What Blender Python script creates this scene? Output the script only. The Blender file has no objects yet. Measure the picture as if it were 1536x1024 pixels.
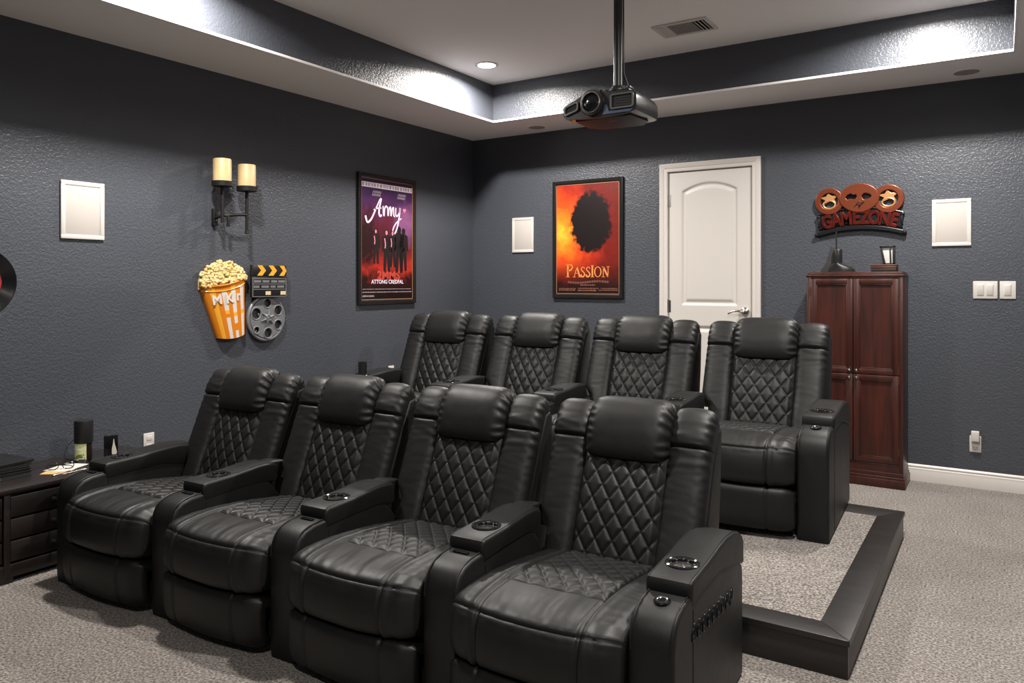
import bpy, bmesh, math, random
from mathutils import Vector, Matrix, noise
random.seed(7)
SC = bpy.context.scene
COL = SC.collection
PI = math.pi
V = Vector
def R(a): return math.radians(a)
def lin(r, g, b):
    f = lambda c: ((c/255)/12.92 if c/255 <= .04045 else ((c/255+.055)/1.055)**2.4)
    return (f(r), f(g), f(b), 1)

# ------------------------------------------------------------------ materials
def mat(name, col, rough=.5, metal=0, spec=.5, bump=None, var=None, coat=0, emit=None, estr=0):
    """bump=(scale, strength, distance[, stretch]); var=(scale, amount, second colour)"""
    m = bpy.data.materials.new(name); m.use_nodes = True
    nt = m.node_tree; b = nt.nodes['Principled BSDF']
    b.inputs['Base Color'].default_value = col if len(col) == 4 else (*col, 1)
    b.inputs['Roughness'].default_value = rough
    b.inputs['Metallic'].default_value = metal
    b.inputs['Specular IOR Level'].default_value = spec
    b.inputs['Coat Weight'].default_value = coat
    if emit:
        b.inputs['Emission Color'].default_value = (*emit, 1) if len(emit) == 3 else emit
        b.inputs['Emission Strength'].default_value = estr
    tc = nt.nodes.new('ShaderNodeTexCoord')
    if bump:
        mp = nt.nodes.new('ShaderNodeMapping')
        mp.inputs['Scale'].default_value = bump[3] if len(bump) > 3 else (1, 1, 1)
        nt.links.new(tc.outputs['Object'], mp.inputs[0])
        n = nt.nodes.new('ShaderNodeTexNoise')
        n.inputs['Scale'].default_value = bump[0]; n.inputs['Detail'].default_value = 3
        nt.links.new(mp.outputs[0], n.inputs['Vector'])
        bp = nt.nodes.new('ShaderNodeBump')
        bp.inputs['Strength'].default_value = bump[1]; bp.inputs['Distance'].default_value = bump[2]
        nt.links.new(n.outputs['Fac'], bp.inputs['Height'])
        nt.links.new(bp.outputs[0], b.inputs['Normal'])
    if var:
        mp = nt.nodes.new('ShaderNodeMapping')
        mp.inputs['Scale'].default_value = var[3] if len(var) > 3 else (1, 1, 1)
        nt.links.new(tc.outputs['Object'], mp.inputs[0])
        n = nt.nodes.new('ShaderNodeTexNoise')
        n.inputs['Scale'].default_value = var[0]; n.inputs['Detail'].default_value = 4
        nt.links.new(mp.outputs[0], n.inputs['Vector'])
        rp = nt.nodes.new('ShaderNodeValToRGB')
        rp.color_ramp.elements[0].position = .5 - var[1]; rp.color_ramp.elements[1].position = .5 + var[1]
        rp.color_ramp.elements[0].color = col if len(col) == 4 else (*col, 1)
        rp.color_ramp.elements[1].color = var[2]
        nt.links.new(n.outputs['Fac'], rp.inputs[0])
        nt.links.new(rp.outputs[0], b.inputs['Base Color'])
    return m

def wall_material():
    m = bpy.data.materials.new('slate_wall_paint'); m.use_nodes = True
    nt = m.node_tree; b = nt.nodes['Principled BSDF']
    b.inputs['Roughness'].default_value = .37
    b.inputs['Specular IOR Level'].default_value = .5
    tc = nt.nodes.new('ShaderNodeTexCoord')
    n1 = nt.nodes.new('ShaderNodeTexNoise'); n1.inputs['Scale'].default_value = 80; n1.inputs['Detail'].default_value = 2.5
    n1.inputs['Distortion'].default_value = .8
    n2 = nt.nodes.new('ShaderNodeTexNoise'); n2.inputs['Scale'].default_value = 160; n2.inputs['Detail'].default_value = 2
    for n in (n1, n2): nt.links.new(tc.outputs['Object'], n.inputs['Vector'])
    rp = nt.nodes.new('ShaderNodeValToRGB'); rp.color_ramp.elements[0].position = .38; rp.color_ramp.elements[1].position = .62
    nt.links.new(n1.outputs['Fac'], rp.inputs[0])
    mx = nt.nodes.new('ShaderNodeMath'); mx.operation = 'MULTIPLY_ADD'; mx.inputs[1].default_value = .35
    nt.links.new(n2.outputs['Fac'], mx.inputs[0]); nt.links.new(rp.outputs[0], mx.inputs[2])
    bp = nt.nodes.new('ShaderNodeBump'); bp.inputs['Strength'].default_value = .34; bp.inputs['Distance'].default_value = .003
    nt.links.new(mx.outputs[0], bp.inputs['Height']); nt.links.new(bp.outputs[0], b.inputs['Normal'])
    n3 = nt.nodes.new('ShaderNodeTexNoise'); n3.inputs['Scale'].default_value = 1.3; n3.inputs['Detail'].default_value = 2
    nt.links.new(tc.outputs['Object'], n3.inputs['Vector'])
    r2 = nt.nodes.new('ShaderNodeValToRGB')
    r2.color_ramp.elements[0].color = WALLC; r2.color_ramp.elements[1].color = tuple(c*1.08 for c in WALLC[:3])+(1,)
    nt.links.new(n3.outputs['Fac'], r2.inputs[0]); nt.links.new(r2.outputs[0], b.inputs['Base Color'])
    return m

def carpet_material(name, c1, c2, c3):
    m = bpy.data.materials.new(name); m.use_nodes = True
    nt = m.node_tree; b = nt.nodes['Principled BSDF']
    b.inputs['Roughness'].default_value = .95; b.inputs['Specular IOR Level'].default_value = .1
    b.inputs['Sheen Weight'].default_value = .25
    tc = nt.nodes.new('ShaderNodeTexCoord')
    n1 = nt.nodes.new('ShaderNodeTexNoise'); n1.inputs['Scale'].default_value = 115; n1.inputs['Detail'].default_value = 4; n1.inputs['Roughness'].default_value = .65
    vo = nt.nodes.new('ShaderNodeTexVoronoi'); vo.inputs['Scale'].default_value = 110
    n3 = nt.nodes.new('ShaderNodeTexNoise'); n3.inputs['Scale'].default_value = 5; n3.inputs['Detail'].default_value = 3
    mp = nt.nodes.new('ShaderNodeMapping'); mp.inputs['Scale'].default_value = (1, 1, .3)
    nt.links.new(tc.outputs['Object'], mp.inputs[0])
    for n in (n1, vo, n3): nt.links.new(mp.outputs[0], n.inputs['Vector'])
    rp = nt.nodes.new('ShaderNodeValToRGB')
    e = rp.color_ramp.elements; e[0].position = .36; e[0].color = c1; e[1].position = .66; e[1].color = c3
    k = e.new(.5); k.color = c2
    nt.links.new(n1.outputs['Fac'], rp.inputs[0])
    mx = nt.nodes.new('ShaderNodeMix'); mx.data_type = 'RGBA'; mx.blend_type = 'MULTIPLY'
    mx.inputs[0].default_value = 1
    r2 = nt.nodes.new('ShaderNodeValToRGB'); r2.color_ramp.elements[0].color = (.86, .86, .86, 1); r2.color_ramp.elements[1].color = (1, 1, 1, 1)
    r2.color_ramp.elements[0].position = .35; r2.color_ramp.elements[1].position = .65
    nt.links.new(n3.outputs['Fac'], r2.inputs[0])
    nt.links.new(rp.outputs[0], mx.inputs[6]); nt.links.new(r2.outputs[0], mx.inputs[7])
    nt.links.new(mx.outputs[2], b.inputs['Base Color'])
    ad = nt.nodes.new('ShaderNodeMath'); ad.operation = 'SUBTRACT'
    nt.links.new(n1.outputs['Fac'], ad.inputs[0])
    ml = nt.nodes.new('ShaderNodeMath'); ml.operation = 'MULTIPLY'; ml.inputs[1].default_value = .5
    nt.links.new(vo.outputs['Distance'], ml.inputs[0]); nt.links.new(ml.outputs[0], ad.inputs[1])
    bp = nt.nodes.new('ShaderNodeBump'); bp.inputs['Strength'].default_value = .9; bp.inputs['Distance'].default_value = .018
    nt.links.new(ad.outputs[0], bp.inputs['Height']); nt.links.new(bp.outputs[0], b.inputs['Normal'])
    return m

def wood_material(name, c1, c2, rough=.35, axis=(30, 30, 2.5), coat=.2):
    m = bpy.data.materials.new(name); m.use_nodes = True
    nt = m.node_tree; b = nt.nodes['Principled BSDF']
    b.inputs['Roughness'].default_value = rough; b.inputs['Coat Weight'].default_value = coat; b.inputs['Coat Roughness'].default_value = .25
    tc = nt.nodes.new('ShaderNodeTexCoord'); mp = nt.nodes.new('ShaderNodeMapping'); mp.inputs['Scale'].default_value = axis
    n = nt.nodes.new('ShaderNodeTexNoise'); n.inputs['Scale'].default_value = 1.5; n.inputs['Detail'].default_value = 6; n.inputs['Distortion'].default_value = .6
    nt.links.new(tc.outputs['Object'], mp.inputs[0]); nt.links.new(mp.outputs[0], n.inputs['Vector'])
    rp = nt.nodes.new('ShaderNodeValToRGB'); rp.color_ramp.elements[0].position = .3; rp.color_ramp.elements[1].position = .7
    rp.color_ramp.elements[0].color = c1; rp.color_ramp.elements[1].color = c2
    nt.links.new(n.outputs['Fac'], rp.inputs[0]); nt.links.new(rp.outputs[0], b.inputs['Base Color'])
    bp = nt.nodes.new('ShaderNodeBump'); bp.inputs['Strength'].default_value = .12; bp.inputs['Distance'].default_value = .002
    nt.links.new(n.outputs['Fac'], bp.inputs['Height']); nt.links.new(bp.outputs[0], b.inputs['Normal'])
    return m

def leather_material():
    m = bpy.data.materials.new('black_leather'); m.use_nodes = True
    nt = m.node_tree; b = nt.nodes['Principled BSDF']
    b.inputs['Base Color'].default_value = (.0062, .0061, .0061, 1)
    b.inputs['Roughness'].default_value = .43; b.inputs['Specular IOR Level'].default_value = .40
    tc = nt.nodes.new('ShaderNodeTexCoord')
    vo = nt.nodes.new('ShaderNodeTexVoronoi'); vo.inputs['Scale'].default_value = 420
    n = nt.nodes.new('ShaderNodeTexNoise'); n.inputs['Scale'].default_value = 22; n.inputs['Detail'].default_value = 4
    for k in (vo, n): nt.links.new(tc.outputs['Object'], k.inputs['Vector'])
    b1 = nt.nodes.new('ShaderNodeBump'); b1.inputs['Strength'].default_value = .12; b1.inputs['Distance'].default_value = .001
    b2 = nt.nodes.new('ShaderNodeBump'); b2.inputs['Strength'].default_value = .10; b2.inputs['Distance'].default_value = .008
    nt.links.new(vo.outputs['Distance'], b1.inputs['Height']); nt.links.new(n.outputs['Fac'], b2.inputs['Height'])
    nt.links.new(b2.outputs[0], b1.inputs['Normal']); nt.links.new(b1.outputs[0], b.inputs['Normal'])
    mr = nt.nodes.new('ShaderNodeMapRange'); mr.inputs['To Min'].default_value = .44; mr.inputs['To Max'].default_value = .56
    nt.links.new(n.outputs['Fac'], mr.inputs[0]); nt.links.new(mr.outputs[0], b.inputs['Roughness'])
    return m

WALLC = (.060, .066, .080, 1)
M = {}
M['wall'] = wall_material()
M['ceil'] = mat('ceiling_paint', lin(250, 247, 245), .9, bump=(120, .12, .003))
M['white'] = mat('white_trim_paint', lin(214, 208, 202), .35)
M['door'] = mat('white_door_paint', lin(208, 203, 197), .45)
M['plastic_white'] = mat('white_plastic', lin(206, 201, 195), .45)
M['grille'] = mat('speaker_grille_cloth', lin(188, 182, 176), .85, bump=(900, .3, .001))
M['carpet'] = carpet_material('frieze_carpet', lin(66, 60, 55), lin(146, 137, 129), lin(204, 195, 187))
M['leather'] = leather_material()
M['black'] = mat('black_plastic', (.012, .012, .012), .4)
M['black_matte'] = mat('matte_black', (.010, .010, .010), .7)
M['black_gloss'] = mat('gloss_black', (.008, .008, .009), .12)
M['chrome'] = mat('chrome', (.75, .74, .72), .12, 1)
M['nickel'] = mat('brushed_nickel', (.52, .50, .48), .25, 1)
M['riser'] = wood_material('dark_riser_wood', (.010, .009, .0085, 1), (.020, .018, .017, 1), .42, (4, 30, 30), .1)
M['cherry'] = wood_material('cherry_wood', lin(44, 18, 12), lin(72, 30, 20), .40, (22, 22, 1.8), .15)
M['espresso'] = wood_material('espresso_wood', (.010, .0075, .007, 1), (.019, .013, .012, 1), .4, (20, 3, 20), .15)
M['iron'] = mat('wrought_iron', (.014, .013, .013), .5, .4, bump=(60, .2, .002))
M['candle'] = mat('cream_candle_wax', lin(206, 184, 140), .45, var=(14, .3, lin(194, 166, 116)))

# ------------------------------------------------------------------ mesh helpers
def mesh_obj(name, parts, mats, parent=None, smooth=40, kind=None):
    """parts = [(verts, faces[, material index])]"""
    vs, fs, mi = [], [], []
    for p in parts:
        o = len(vs); vs += [tuple(v) for v in p[0]]
        for k, f in enumerate(p[1]):
            fs.append([i+o for i in f])
            q = p[2] if len(p) > 2 else 0
            mi.append(q[k] if isinstance(q, (list, tuple)) else q)
    me = bpy.data.meshes.new(name); me.from_pydata(vs, [], fs); me.update()
    if not isinstance(mats, (list, tuple)): mats = [mats]
    for m in mats: me.materials.append(m)
    for k, p in enumerate(me.polygons): p.material_index = mi[k]
    bm = bmesh.new(); bm.from_mesh(me); bmesh.ops.recalc_face_normals(bm, faces=bm.faces); bm.to_mesh(me); bm.free()
    if smooth:
        me.shade_smooth(); me.set_sharp_from_angle(angle=R(smooth))
    o = bpy.data.objects.new(name, me); COL.objects.link(o)
    if parent: o.parent = parent
    if kind: o['kind'] = kind
    return o
def tag(o, label, cat, group=None):
    o['label'] = label; o['category'] = cat
    if group: o['group'] = group
    return o
def thing(name, loc, rz, label, cat, group=None):
    o = bpy.data.objects.new(name, None); COL.objects.link(o); o.empty_display_size = .1
    o.location = loc; o.rotation_euler = (0, 0, R(rz))
    return tag(o, label, cat, group)
def xf(part, mtx):
    return (tuple([mtx @ V(v) for v in part[0]]), *part[1:])
def shift(part, d): return xf(part, Matrix.Translation(V(d)))
def box(c, s, bev=0, seg=2, mi=0):
    bm = bmesh.new(); bmesh.ops.create_cube(bm, size=1)
    for v in bm.verts: v.co = V((v.co.x*s[0]+c[0], v.co.y*s[1]+c[1], v.co.z*s[2]+c[2]))
    if bev: bmesh.ops.bevel(bm, geom=bm.edges[:], offset=bev, segments=seg, affect='EDGES', profile=.5)
    r = bm2part(bm, mi); return r
def box2(a, b, bev=0, seg=2, mi=0):
    return box([(a[i]+b[i])/2 for i in range(3)], [abs(b[i]-a[i]) for i in range(3)], bev, seg, mi)
def bm2part(bm, mi=0):
    bm.verts.index_update()
    r = ([v.co.copy() for v in bm.verts], [[v.index for v in f.verts] for f in bm.faces], mi); bm.free(); return r
def lathe(prof, n=32, axis='Z', c=(0, 0, 0), mi=0):
    vs, fs = [], []
    for r, z in prof:
        for i in range(n):
            a = 2*PI*i/n; vs.append(V((r*math.cos(a), r*math.sin(a), z)))
    m = len(prof)
    for j in range(m-1):
        for i in range(n): fs.append([j*n+i, j*n+(i+1) % n, (j+1)*n+(i+1) % n, (j+1)*n+i])
    if m >= 4 and prof[0][0] > 1e-6 and abs(prof[0][0]-prof[-1][0]) < .3*prof[0][0]:      # a ring: close the section
        for i in range(n): fs.append([(m-1)*n+i, (m-1)*n+(i+1) % n, (i+1) % n, i])
    else:
        if prof[0][0] > 1e-6: fs.append(list(range(n))[::-1])
        if prof[-1][0] > 1e-6: fs.append([(m-1)*n+i for i in range(n)])
    if axis == 'Y': vs = [V((v.x, -v.z, v.y)) for v in vs]       # profile height runs towards -Y (the front of wall items)
    if axis == 'X': vs = [V((v.z, v.x, v.y)) for v in vs]
    return ([v+V(c) for v in vs], fs, mi)
def tube(pts, r, n=8, mi=0, closed=False, radii=None):
    pts = [V(p) for p in pts]; vs, fs = [], []; m = len(pts); ref = None
    for i, p in enumerate(pts):
        a = pts[(i-1) % m] if (closed or i) else p; b = pts[(i+1) % m] if (closed or i < m-1) else p
        t = (b-a).normalized()
        if ref is None: ref = V((0, 0, 1)) if abs(t.z) < .9 else V((1, 0, 0))
        x = t.cross(ref).normalized(); y = x.cross(t).normalized(); ref = y
        rr = radii[i] if radii else r
        for k in range(n):
            q = 2*PI*k/n; vs.append(p+x*rr*math.cos(q)+y*rr*math.sin(q))
    for i in range(m if closed else m-1):
        j = (i+1) % m
        for k in range(n): fs.append([i*n+k, i*n+(k+1) % n, j*n+(k+1) % n, j*n+k])
    if not closed: fs.append(list(range(n))[::-1]); fs.append([(m-1)*n+k for k in range(n)])
    return (vs, fs, mi)
def slab(front, back, nu, nv, mi=0):
    """closed body between two parametric sheets front(u,v) and back(u,v)"""
    vs, fs = [], []; N = (nu+1)*(nv+1)
    for fn in (front, back):
        for j in range(nv+1):
            for i in range(nu+1): vs.append(V(fn(i/nu, j/nv)))
    ix = lambda i, j, s: s*N+j*(nu+1)+i
    for j in range(nv):
        for i in range(nu):
            fs.append([ix(i, j, 0), ix(i+1, j, 0), ix(i+1, j+1, 0), ix(i, j+1, 0)])
            fs.append([ix(i, j, 1), ix(i, j+1, 1), ix(i+1, j+1, 1), ix(i+1, j, 1)])
    for i in range(nu):
        fs.append([ix(i, 0, 0), ix(i, 0, 1), ix(i+1, 0, 1), ix(i+1, 0, 0)]); fs.append([ix(i, nv, 0), ix(i+1, nv, 0), ix(i+1, nv, 1), ix(i, nv, 1)])
    for j in range(nv):
        fs.append([ix(0, j, 0), ix(0, j+1, 0), ix(0, j+1, 1), ix(0, j, 1)]); fs.append([ix(nu, j, 0), ix(nu, j, 1), ix(nu, j+1, 1), ix(nu, j+1, 0)])
    return (vs, fs, mi)
def extrude_poly(poly, a, b, axis='X', bev=0, seg=3, mi=0):
    """poly in the plane normal to axis: X -> (y,z), Y -> (x,z), Z -> (x,y); from a to b"""
    bm = bmesh.new()
    mk = {'X': lambda p, t: V((t, p[0], p[1])), 'Y': lambda p, t: V((p[0], t, p[1])), 'Z': lambda p, t: V((p[0], p[1], t))}[axis]
    A = [bm.verts.new(mk(p, a)) for p in poly]; B = [bm.verts.new(mk(p, b)) for p in poly]; n = len(poly)
    fa = bm.faces.new(A); fb = bm.faces.new(B[::-1])
    for i in range(n): bm.faces.new([A[i], B[i], B[(i+1) % n], A[(i+1) % n]])
    bmesh.ops.recalc_face_normals(bm, faces=bm.faces)
    if bev: bmesh.ops.bevel(bm, geom=list(fa.edges)+list(fb.edges), offset=bev, segments=seg, affect='EDGES', profile=.5)
    bmesh.ops.triangulate(bm, faces=[f for f in bm.faces if len(f.verts) > 4])
    return bm2part(bm, mi)
def resample(pts, n):
    """Catmull-Rom through pts, n+1 samples evenly spaced by arc length"""
    P = [V((*p, 0)) if len(p) == 2 else V(p) for p in pts]; P = [P[0]*2-P[1]]+P+[P[-1]*2-P[-2]]
    fine = []
    for i in range(1, len(P)-2):
        for k in range(24):
            t = k/24; a, b, c, d = P[i-1:i+3]
            fine.append(.5*((2*b)+(c-a)*t+(2*a-5*b+4*c-d)*t*t+(3*b-a-3*c+d)*t**3))
    fine.append(P[-2]); L = [0]
    for i in range(1, len(fine)): L.append(L[-1]+(fine[i]-fine[i-1]).length)
    out = []; j = 0
    for k in range(n+1):
        s = L[-1]*k/n
        while j < len(L)-2 and L[j+1] < s: j += 1
        t = (s-L[j])/max(1e-9, L[j+1]-L[j]); out.append(fine[j].lerp(fine[j+1], min(1, max(0, t))))
    return out, L[-1]
def curve_parts(loops, depth, bev=0, mi=0, res=1):
    """filled outline with holes -> part; outline in (x,z), front at y=-depth-2*bev, back at y=0"""
    cu = bpy.data.curves.new('outline', 'CURVE'); cu.dimensions = '2D'; cu.fill_mode = 'BOTH'
    cu.extrude = depth/2; cu.bevel_depth = bev; cu.bevel_resolution = res
    for lp in loops:
        s = cu.splines.new('POLY'); s.points.add(len(lp)-1); s.use_cyclic_u = True
        for p, q in zip(s.points, lp): p.co = (q[0], q[1], 0, 1)
    return curve_to_part(cu, depth/2+bev, mi)
def curve_to_part(cu, off, mi=0):
    ob = bpy.data.objects.new('outline', cu); COL.objects.link(ob)
    dg = bpy.context.evaluated_depsgraph_get(); ev = ob.evaluated_get(dg); me = ev.to_mesh()
    r = ([V((v.co.x, -v.co.z-off, v.co.y)) for v in me.vertices], [list(p.vertices) for p in me.polygons], mi)
    ev.to_mesh_clear(); bpy.data.objects.remove(ob); bpy.data.curves.remove(cu)
    return r
def text_part(s, size, depth, x=0, z=0, rot=0, bold=0, sx=1, align='CENTER', mi=0, bev=0):
    cu = bpy.data.curves.new('lettering', 'FONT'); cu.body = s; cu.size = size; cu.extrude = depth/2; cu.offset = bold
    cu.align_x = align; cu.align_y = 'CENTER'; cu.resolution_u = 3; cu.bevel_depth = bev
    p = curve_to_part(cu, depth/2+bev, mi)
    c, s_ = math.cos(rot), math.sin(rot)
    return ([V((x+v.x*sx*c-v.z*s_, v.y, z+v.x*sx*s_+v.z*c)) for v in p[0]], p[1], mi)
def ribbon(pts, w, depth, mi=0, sm=True):
    """pen stroke of width w (number or list) in the (x,z) plane"""
    n = max(6, len(pts)*5)
    P = [V((p.x, p.y)) for p in resample(pts, n)[0]] if sm and len(pts) > 2 else [V(p) for p in pts]
    L, Rr = [], []
    for i, p in enumerate(P):
        t = (P[min(i+1, len(P)-1)]-P[max(i-1, 0)]).normalized(); nn = V((-t.y, t.x))
        ww = w if not isinstance(w, (list, tuple)) else w[0]+(w[-1]-w[0])*i/(len(P)-1) if len(w) == 2 else w[1]+(w[0]-w[1])*abs(2*i/(len(P)-1)-1)
        L.append(p+nn*ww/2); Rr.append(p-nn*ww/2)
    vs, fs = [], []
    for y in (-depth, 0):
        for a, b in zip(L, Rr): vs += [V((a.x, y, a.y)), V((b.x, y, b.y))]
    m = len(P)*2
    for i in range(len(P)-1):
        k = 2*i
        fs += [[k, k+1, k+3, k+2], [m+k, m+k+2, m+k+3, m+k+1], [k, k+2, m+k+2, m+k], [k+1, m+k+1, m+k+3, k+3]]
    fs += [[0, m, m+1, 1], [m-2, m-1, 2*m-1, 2*m-2]]
    return (vs, fs, mi)
def circ(cx, cz, r, n=40, rz=None, a0=0, a1=2*PI):
    rz = rz or r; full = abs(a1-a0-2*PI) < 1e-6
    return [(cx+r*math.cos(a0+(a1-a0)*i/(n if full else n-1)), cz+rz*math.sin(a0+(a1-a0)*i/(n if full else n-1))) for i in range(n)]
def sweep(path, n, hw, th, uc=lambda s: 0, ex=3.2, m=44, ey=2.3, disp=None, cap=.03, mi=0):
    """upholstered cushion: superellipse section (u across, normal out) swept along a (w,z) path"""
    P, L = resample(path, n); vs, fs = [], []
    for i, p in enumerate(P):
        a = P[max(i-1, 0)]; b = P[min(i+1, n)]; t = (b-a).normalized()
        nr = V((-t.y, t.x))                      # (w,z): path climbs the back, normal points to the front
        s = L*i/n; e = min(s, L-s); k = 1 if e >= cap else math.sqrt(max(0, 1-(1-e/cap)**2))
        k = max(k, .04); H = hw(s/L); T = th(s/L)*k; H2 = H-(1-k)*min(.010, cap*.4)
        for j in range(m):
            q = 2*PI*j/m; c, sn = math.cos(q), math.sin(q)
            u = math.copysign(abs(c)**(2/ex), c)*H2; nn = math.copysign(abs(sn)**(2/ey), sn)*T-th(s/L)
            if disp: nn += disp(s/L, u/H, sn, s)*k
            vs.append(V((uc(s/L)+u, p.x+nr.x*nn, p.y+nr.y*nn)))
    for i in range(n):
        for j in range(m): fs.append([i*m+j, i*m+(j+1) % m, (i+1)*m+(j+1) % m, (i+1)*m+j])
    fs.append(list(range(m))[::-1]); fs.append([n*m+j for j in range(m)])
    return (vs, fs, mi)
def g(x, w): return math.exp(-(x/w)**2)
def nz(x, y, z=0): return noise.noise(V((x, y, z)))
def copy_tree(o, parent=None):
    c = o.copy(); COL.objects.link(c)
    if parent: c.parent = parent
    for ch in list(o.children): copy_tree(ch, c)
    return c

# ------------------------------------------------------------------ the room
RX, FY, HS, HT = 4.44, -6.60, 2.44, 2.723
TX0, TX1, TY0, TY1 = .564, 3.88, -6.05, -.523
DX0, DX1, DZ = 1.755, 2.378, 2.034          # door opening
mesh_obj('floor', [box2((-.2, FY-.2, -.1), (RX+.2, .2, 0))], M['carpet'], kind='structure', smooth=0)
mesh_obj('wall_left', [box2((-.15, FY-.15, 0), (0, .15, HT+.15))], M['wall'], kind='structure', smooth=0)
mesh_obj('wall_right', [box2((RX, FY-.15, 0), (RX+.15, .15, HT+.15))], M['wall'], kind='structure', smooth=0)
mesh_obj('wall_front', [box2((0, FY-.15, 0), (RX, FY, HT+.15))], M['wall'], kind='structure', smooth=0)
mesh_obj('wall_back', [box2((0, 0, 0), (DX0, .15, HT+.15)), box2((DX1, 0, 0), (RX, .15, HT+.15)), box2((DX0, 0, DZ), (DX1, .15, HT+.15)), box2((DX0, .10, 0), (DX1, .15, DZ))], M['wall'], kind='structure', smooth=0)
# tray ceiling: raised middle, lowered border, dark painted upstand with a pale corner bead
cp = [box2((0, FY, HT), (RX, 0, HT+.15), mi=0)]
for a, b in (((0, FY), (TX0, 0)), ((TX1, FY), (RX, 0)), ((TX0, TY1), (TX1, 0)), ((TX0, FY), (TX1, TY0))):
    cp.append(box2((*a, HS), (*b, HT), mi=0))
mesh_obj('ceiling', cp, M['ceil'], kind='structure', smooth=0)
e = .006
tp = [box2((TX0, TY0, HS+.012), (TX0+e, TY1, HT)), box2((TX1-e, TY0, HS+.012), (TX1, TY1, HT)), box2((TX0, TY1-e, HS+.012), (TX1, TY1, HT)), box2((TX0, TY0, HS+.012), (TX1, TY0+e, HT))]
mesh_obj('trim_1', tp, M['wall'], kind='structure', smooth=0)
e = .008
tp = [box2((TX0-.004, TY0, HS-.003), (TX0+e, TY1, HS+.012), .002), box2((TX1-e, TY0, HS-.003), (TX1+.004, TY1, HS+.012), .002), box2((TX0, TY1-e, HS-.003), (TX1, TY1+.004, HS+.012), .002), box2((TX0, TY0-.004, HS-.003), (TX1, TY0+e, HS+.012), .002)]
mesh_obj('trim_2', tp, M['ceil'], kind='structure')
# baseboards (moulded profile)
BBP = [(0, 0), (-.014, 0), (-.014, .060), (-.011, .066), (-.011, .076), (-.007, .082), (-.009, .092), (-.004, .100), (0, .103)]
def baseboard(name, x0, x1):
    mesh_obj(name, [extrude_poly(BBP, x0, x1, 'X')], M['white'], kind='structure', smooth=30)
baseboard('baseboard_back', .014, 1.70); baseboard('baseboard_back_right', 2.432, RX-.014)
mesh_obj('baseboard_left', [extrude_poly([(-p[0], p[1]) for p in BBP], FY, 0, 'Y')], M['white'], kind='structure', smooth=30)
mesh_obj('baseboard_right', [extrude_poly([(RX+p[0], p[1]) for p in BBP], FY, 0, 'Y')], M['white'], kind='structure', smooth=30)

# ------------------------------------------------------------------ door
def make_door():
    x0, x1, z0, z1 = DX0+.011, DX1-.012, .012, 2.024
    def panel_sdf(x, z):
        # distance inside the upper (arched) and lower panels, positive inside
        ux0, ux1 = x0+.098, x1-.098
        xc = (ux0+ux1)/2; hw = (ux1-ux0)/2
        arch = 1.885+.058*(1-((x-xc)/hw)**2) if abs(x-xc) < hw else 1.885
        d1 = min(x-ux0, ux1-x, z-1.062, (arch-z)*.97)
        d2 = min(x-ux0, ux1-x, z-.20, .912-z)
        return max(d1, d2)
    def front(u, v):
        x = x0+(x1-x0)*u; z = z0+(z1-z0)*v; d = panel_sdf(x, z)
        # ogee down into the recess, then a raised field
        h = 0
        if d > 0: h = .011*min(1, d/.012)
        if d > .022: h = .011-.009*min(1, (d-.022)/.020)
        return (x, .006+h, z)
    def back(u, v): return (x0+(x1-x0)*u, .045, z0+(z1-z0)*v)
    d = mesh_obj('door_1', [slab(front, back, 120, 330)], M['door'], kind='structure', smooth=50)
    # casing: stepped profile around the opening
    prof = [(0, .004), (0, -.009), (.010, -.012), (.022, -.012), (.030, -.018), (.054, -.021), (.058, -.017), (.058, .0)]
    def strip(p0, p1, out, m0, m1):
        p0, p1, out = V(p0), V(p1), V(out); ax = (p1-p0).normalized(); vs, fs = [], []
        for P, mm in ((p0, m0), (p1, m1)):
            for a, b in prof: vs.append(P+out*a+ax*(mm*a)+V((0, b, 0)))
        n = len(prof)
        for i in range(n-1): fs.append([i, i+1, n+i+1, n+i])
        fs.append(list(range(n))); fs.append([n+i for i in range(n)][::-1])
        return (vs, fs)
    xl, xr, zt = DX0+.004, DX1-.004, DZ-.002
    c = mesh_obj('door_casing', [strip((xl, 0, 0), (xl, 0, zt), (-1, 0, 0), 0, 1), strip((xr, 0, 0), (xr, 0, zt), (1, 0, 0), 0, 1), strip((xl, 0, zt), (xr, 0, zt), (0, 0, 1), -1, 1),
        box2((DX0, 0, 0), (DX0+.006, .09, DZ)), box2((DX1-.006, 0, 0), (DX1, .09, DZ)), box2((DX0, 0, DZ-.006), (DX1, .09, DZ)), box2((DX0+.005, .046, 0), (DX0+.018, .07, DZ)), box2((DX1-.018, .046, 0), (DX1-.005, .07, DZ)), box2((DX0, .046, DZ-.018), (DX1, .07, DZ-.005))], M['white'], parent=d, smooth=30)
    for z in (1.82, 1.05, .25):
        mesh_obj('hinge', [tube([(x0-.006, .000, z-.045), (x0-.006, .000, z+.045)], .0055, 10), box((x0-.006, .0, z+.047), (.008, .008, .006), .002), box((x0+.004, .006, z), (.022, .003, .088))], M['nickel'], parent=d)
    hx, hz = 2.322, 1.022
    mesh_obj('door_handle', [lathe([(.0, -.008), (.030, -.008), (.031, .004), (.026, .010), (.012, .013), (.011, .040), (.0, .041)], 32, 'Y', (hx, .0, hz)),
        tube([(hx, -.036, hz), (hx-.012, -.044, hz+.001), (hx-.040, -.046, hz+.006), (hx-.070, -.045, hz+.002), (hx-.095, -.043, hz-.010), (hx-.106, -.042, hz-.017)], .007, 10, radii=[.010, .010, .0085, .0075, .007, .006])], M['nickel'], parent=d)
make_door()

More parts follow.
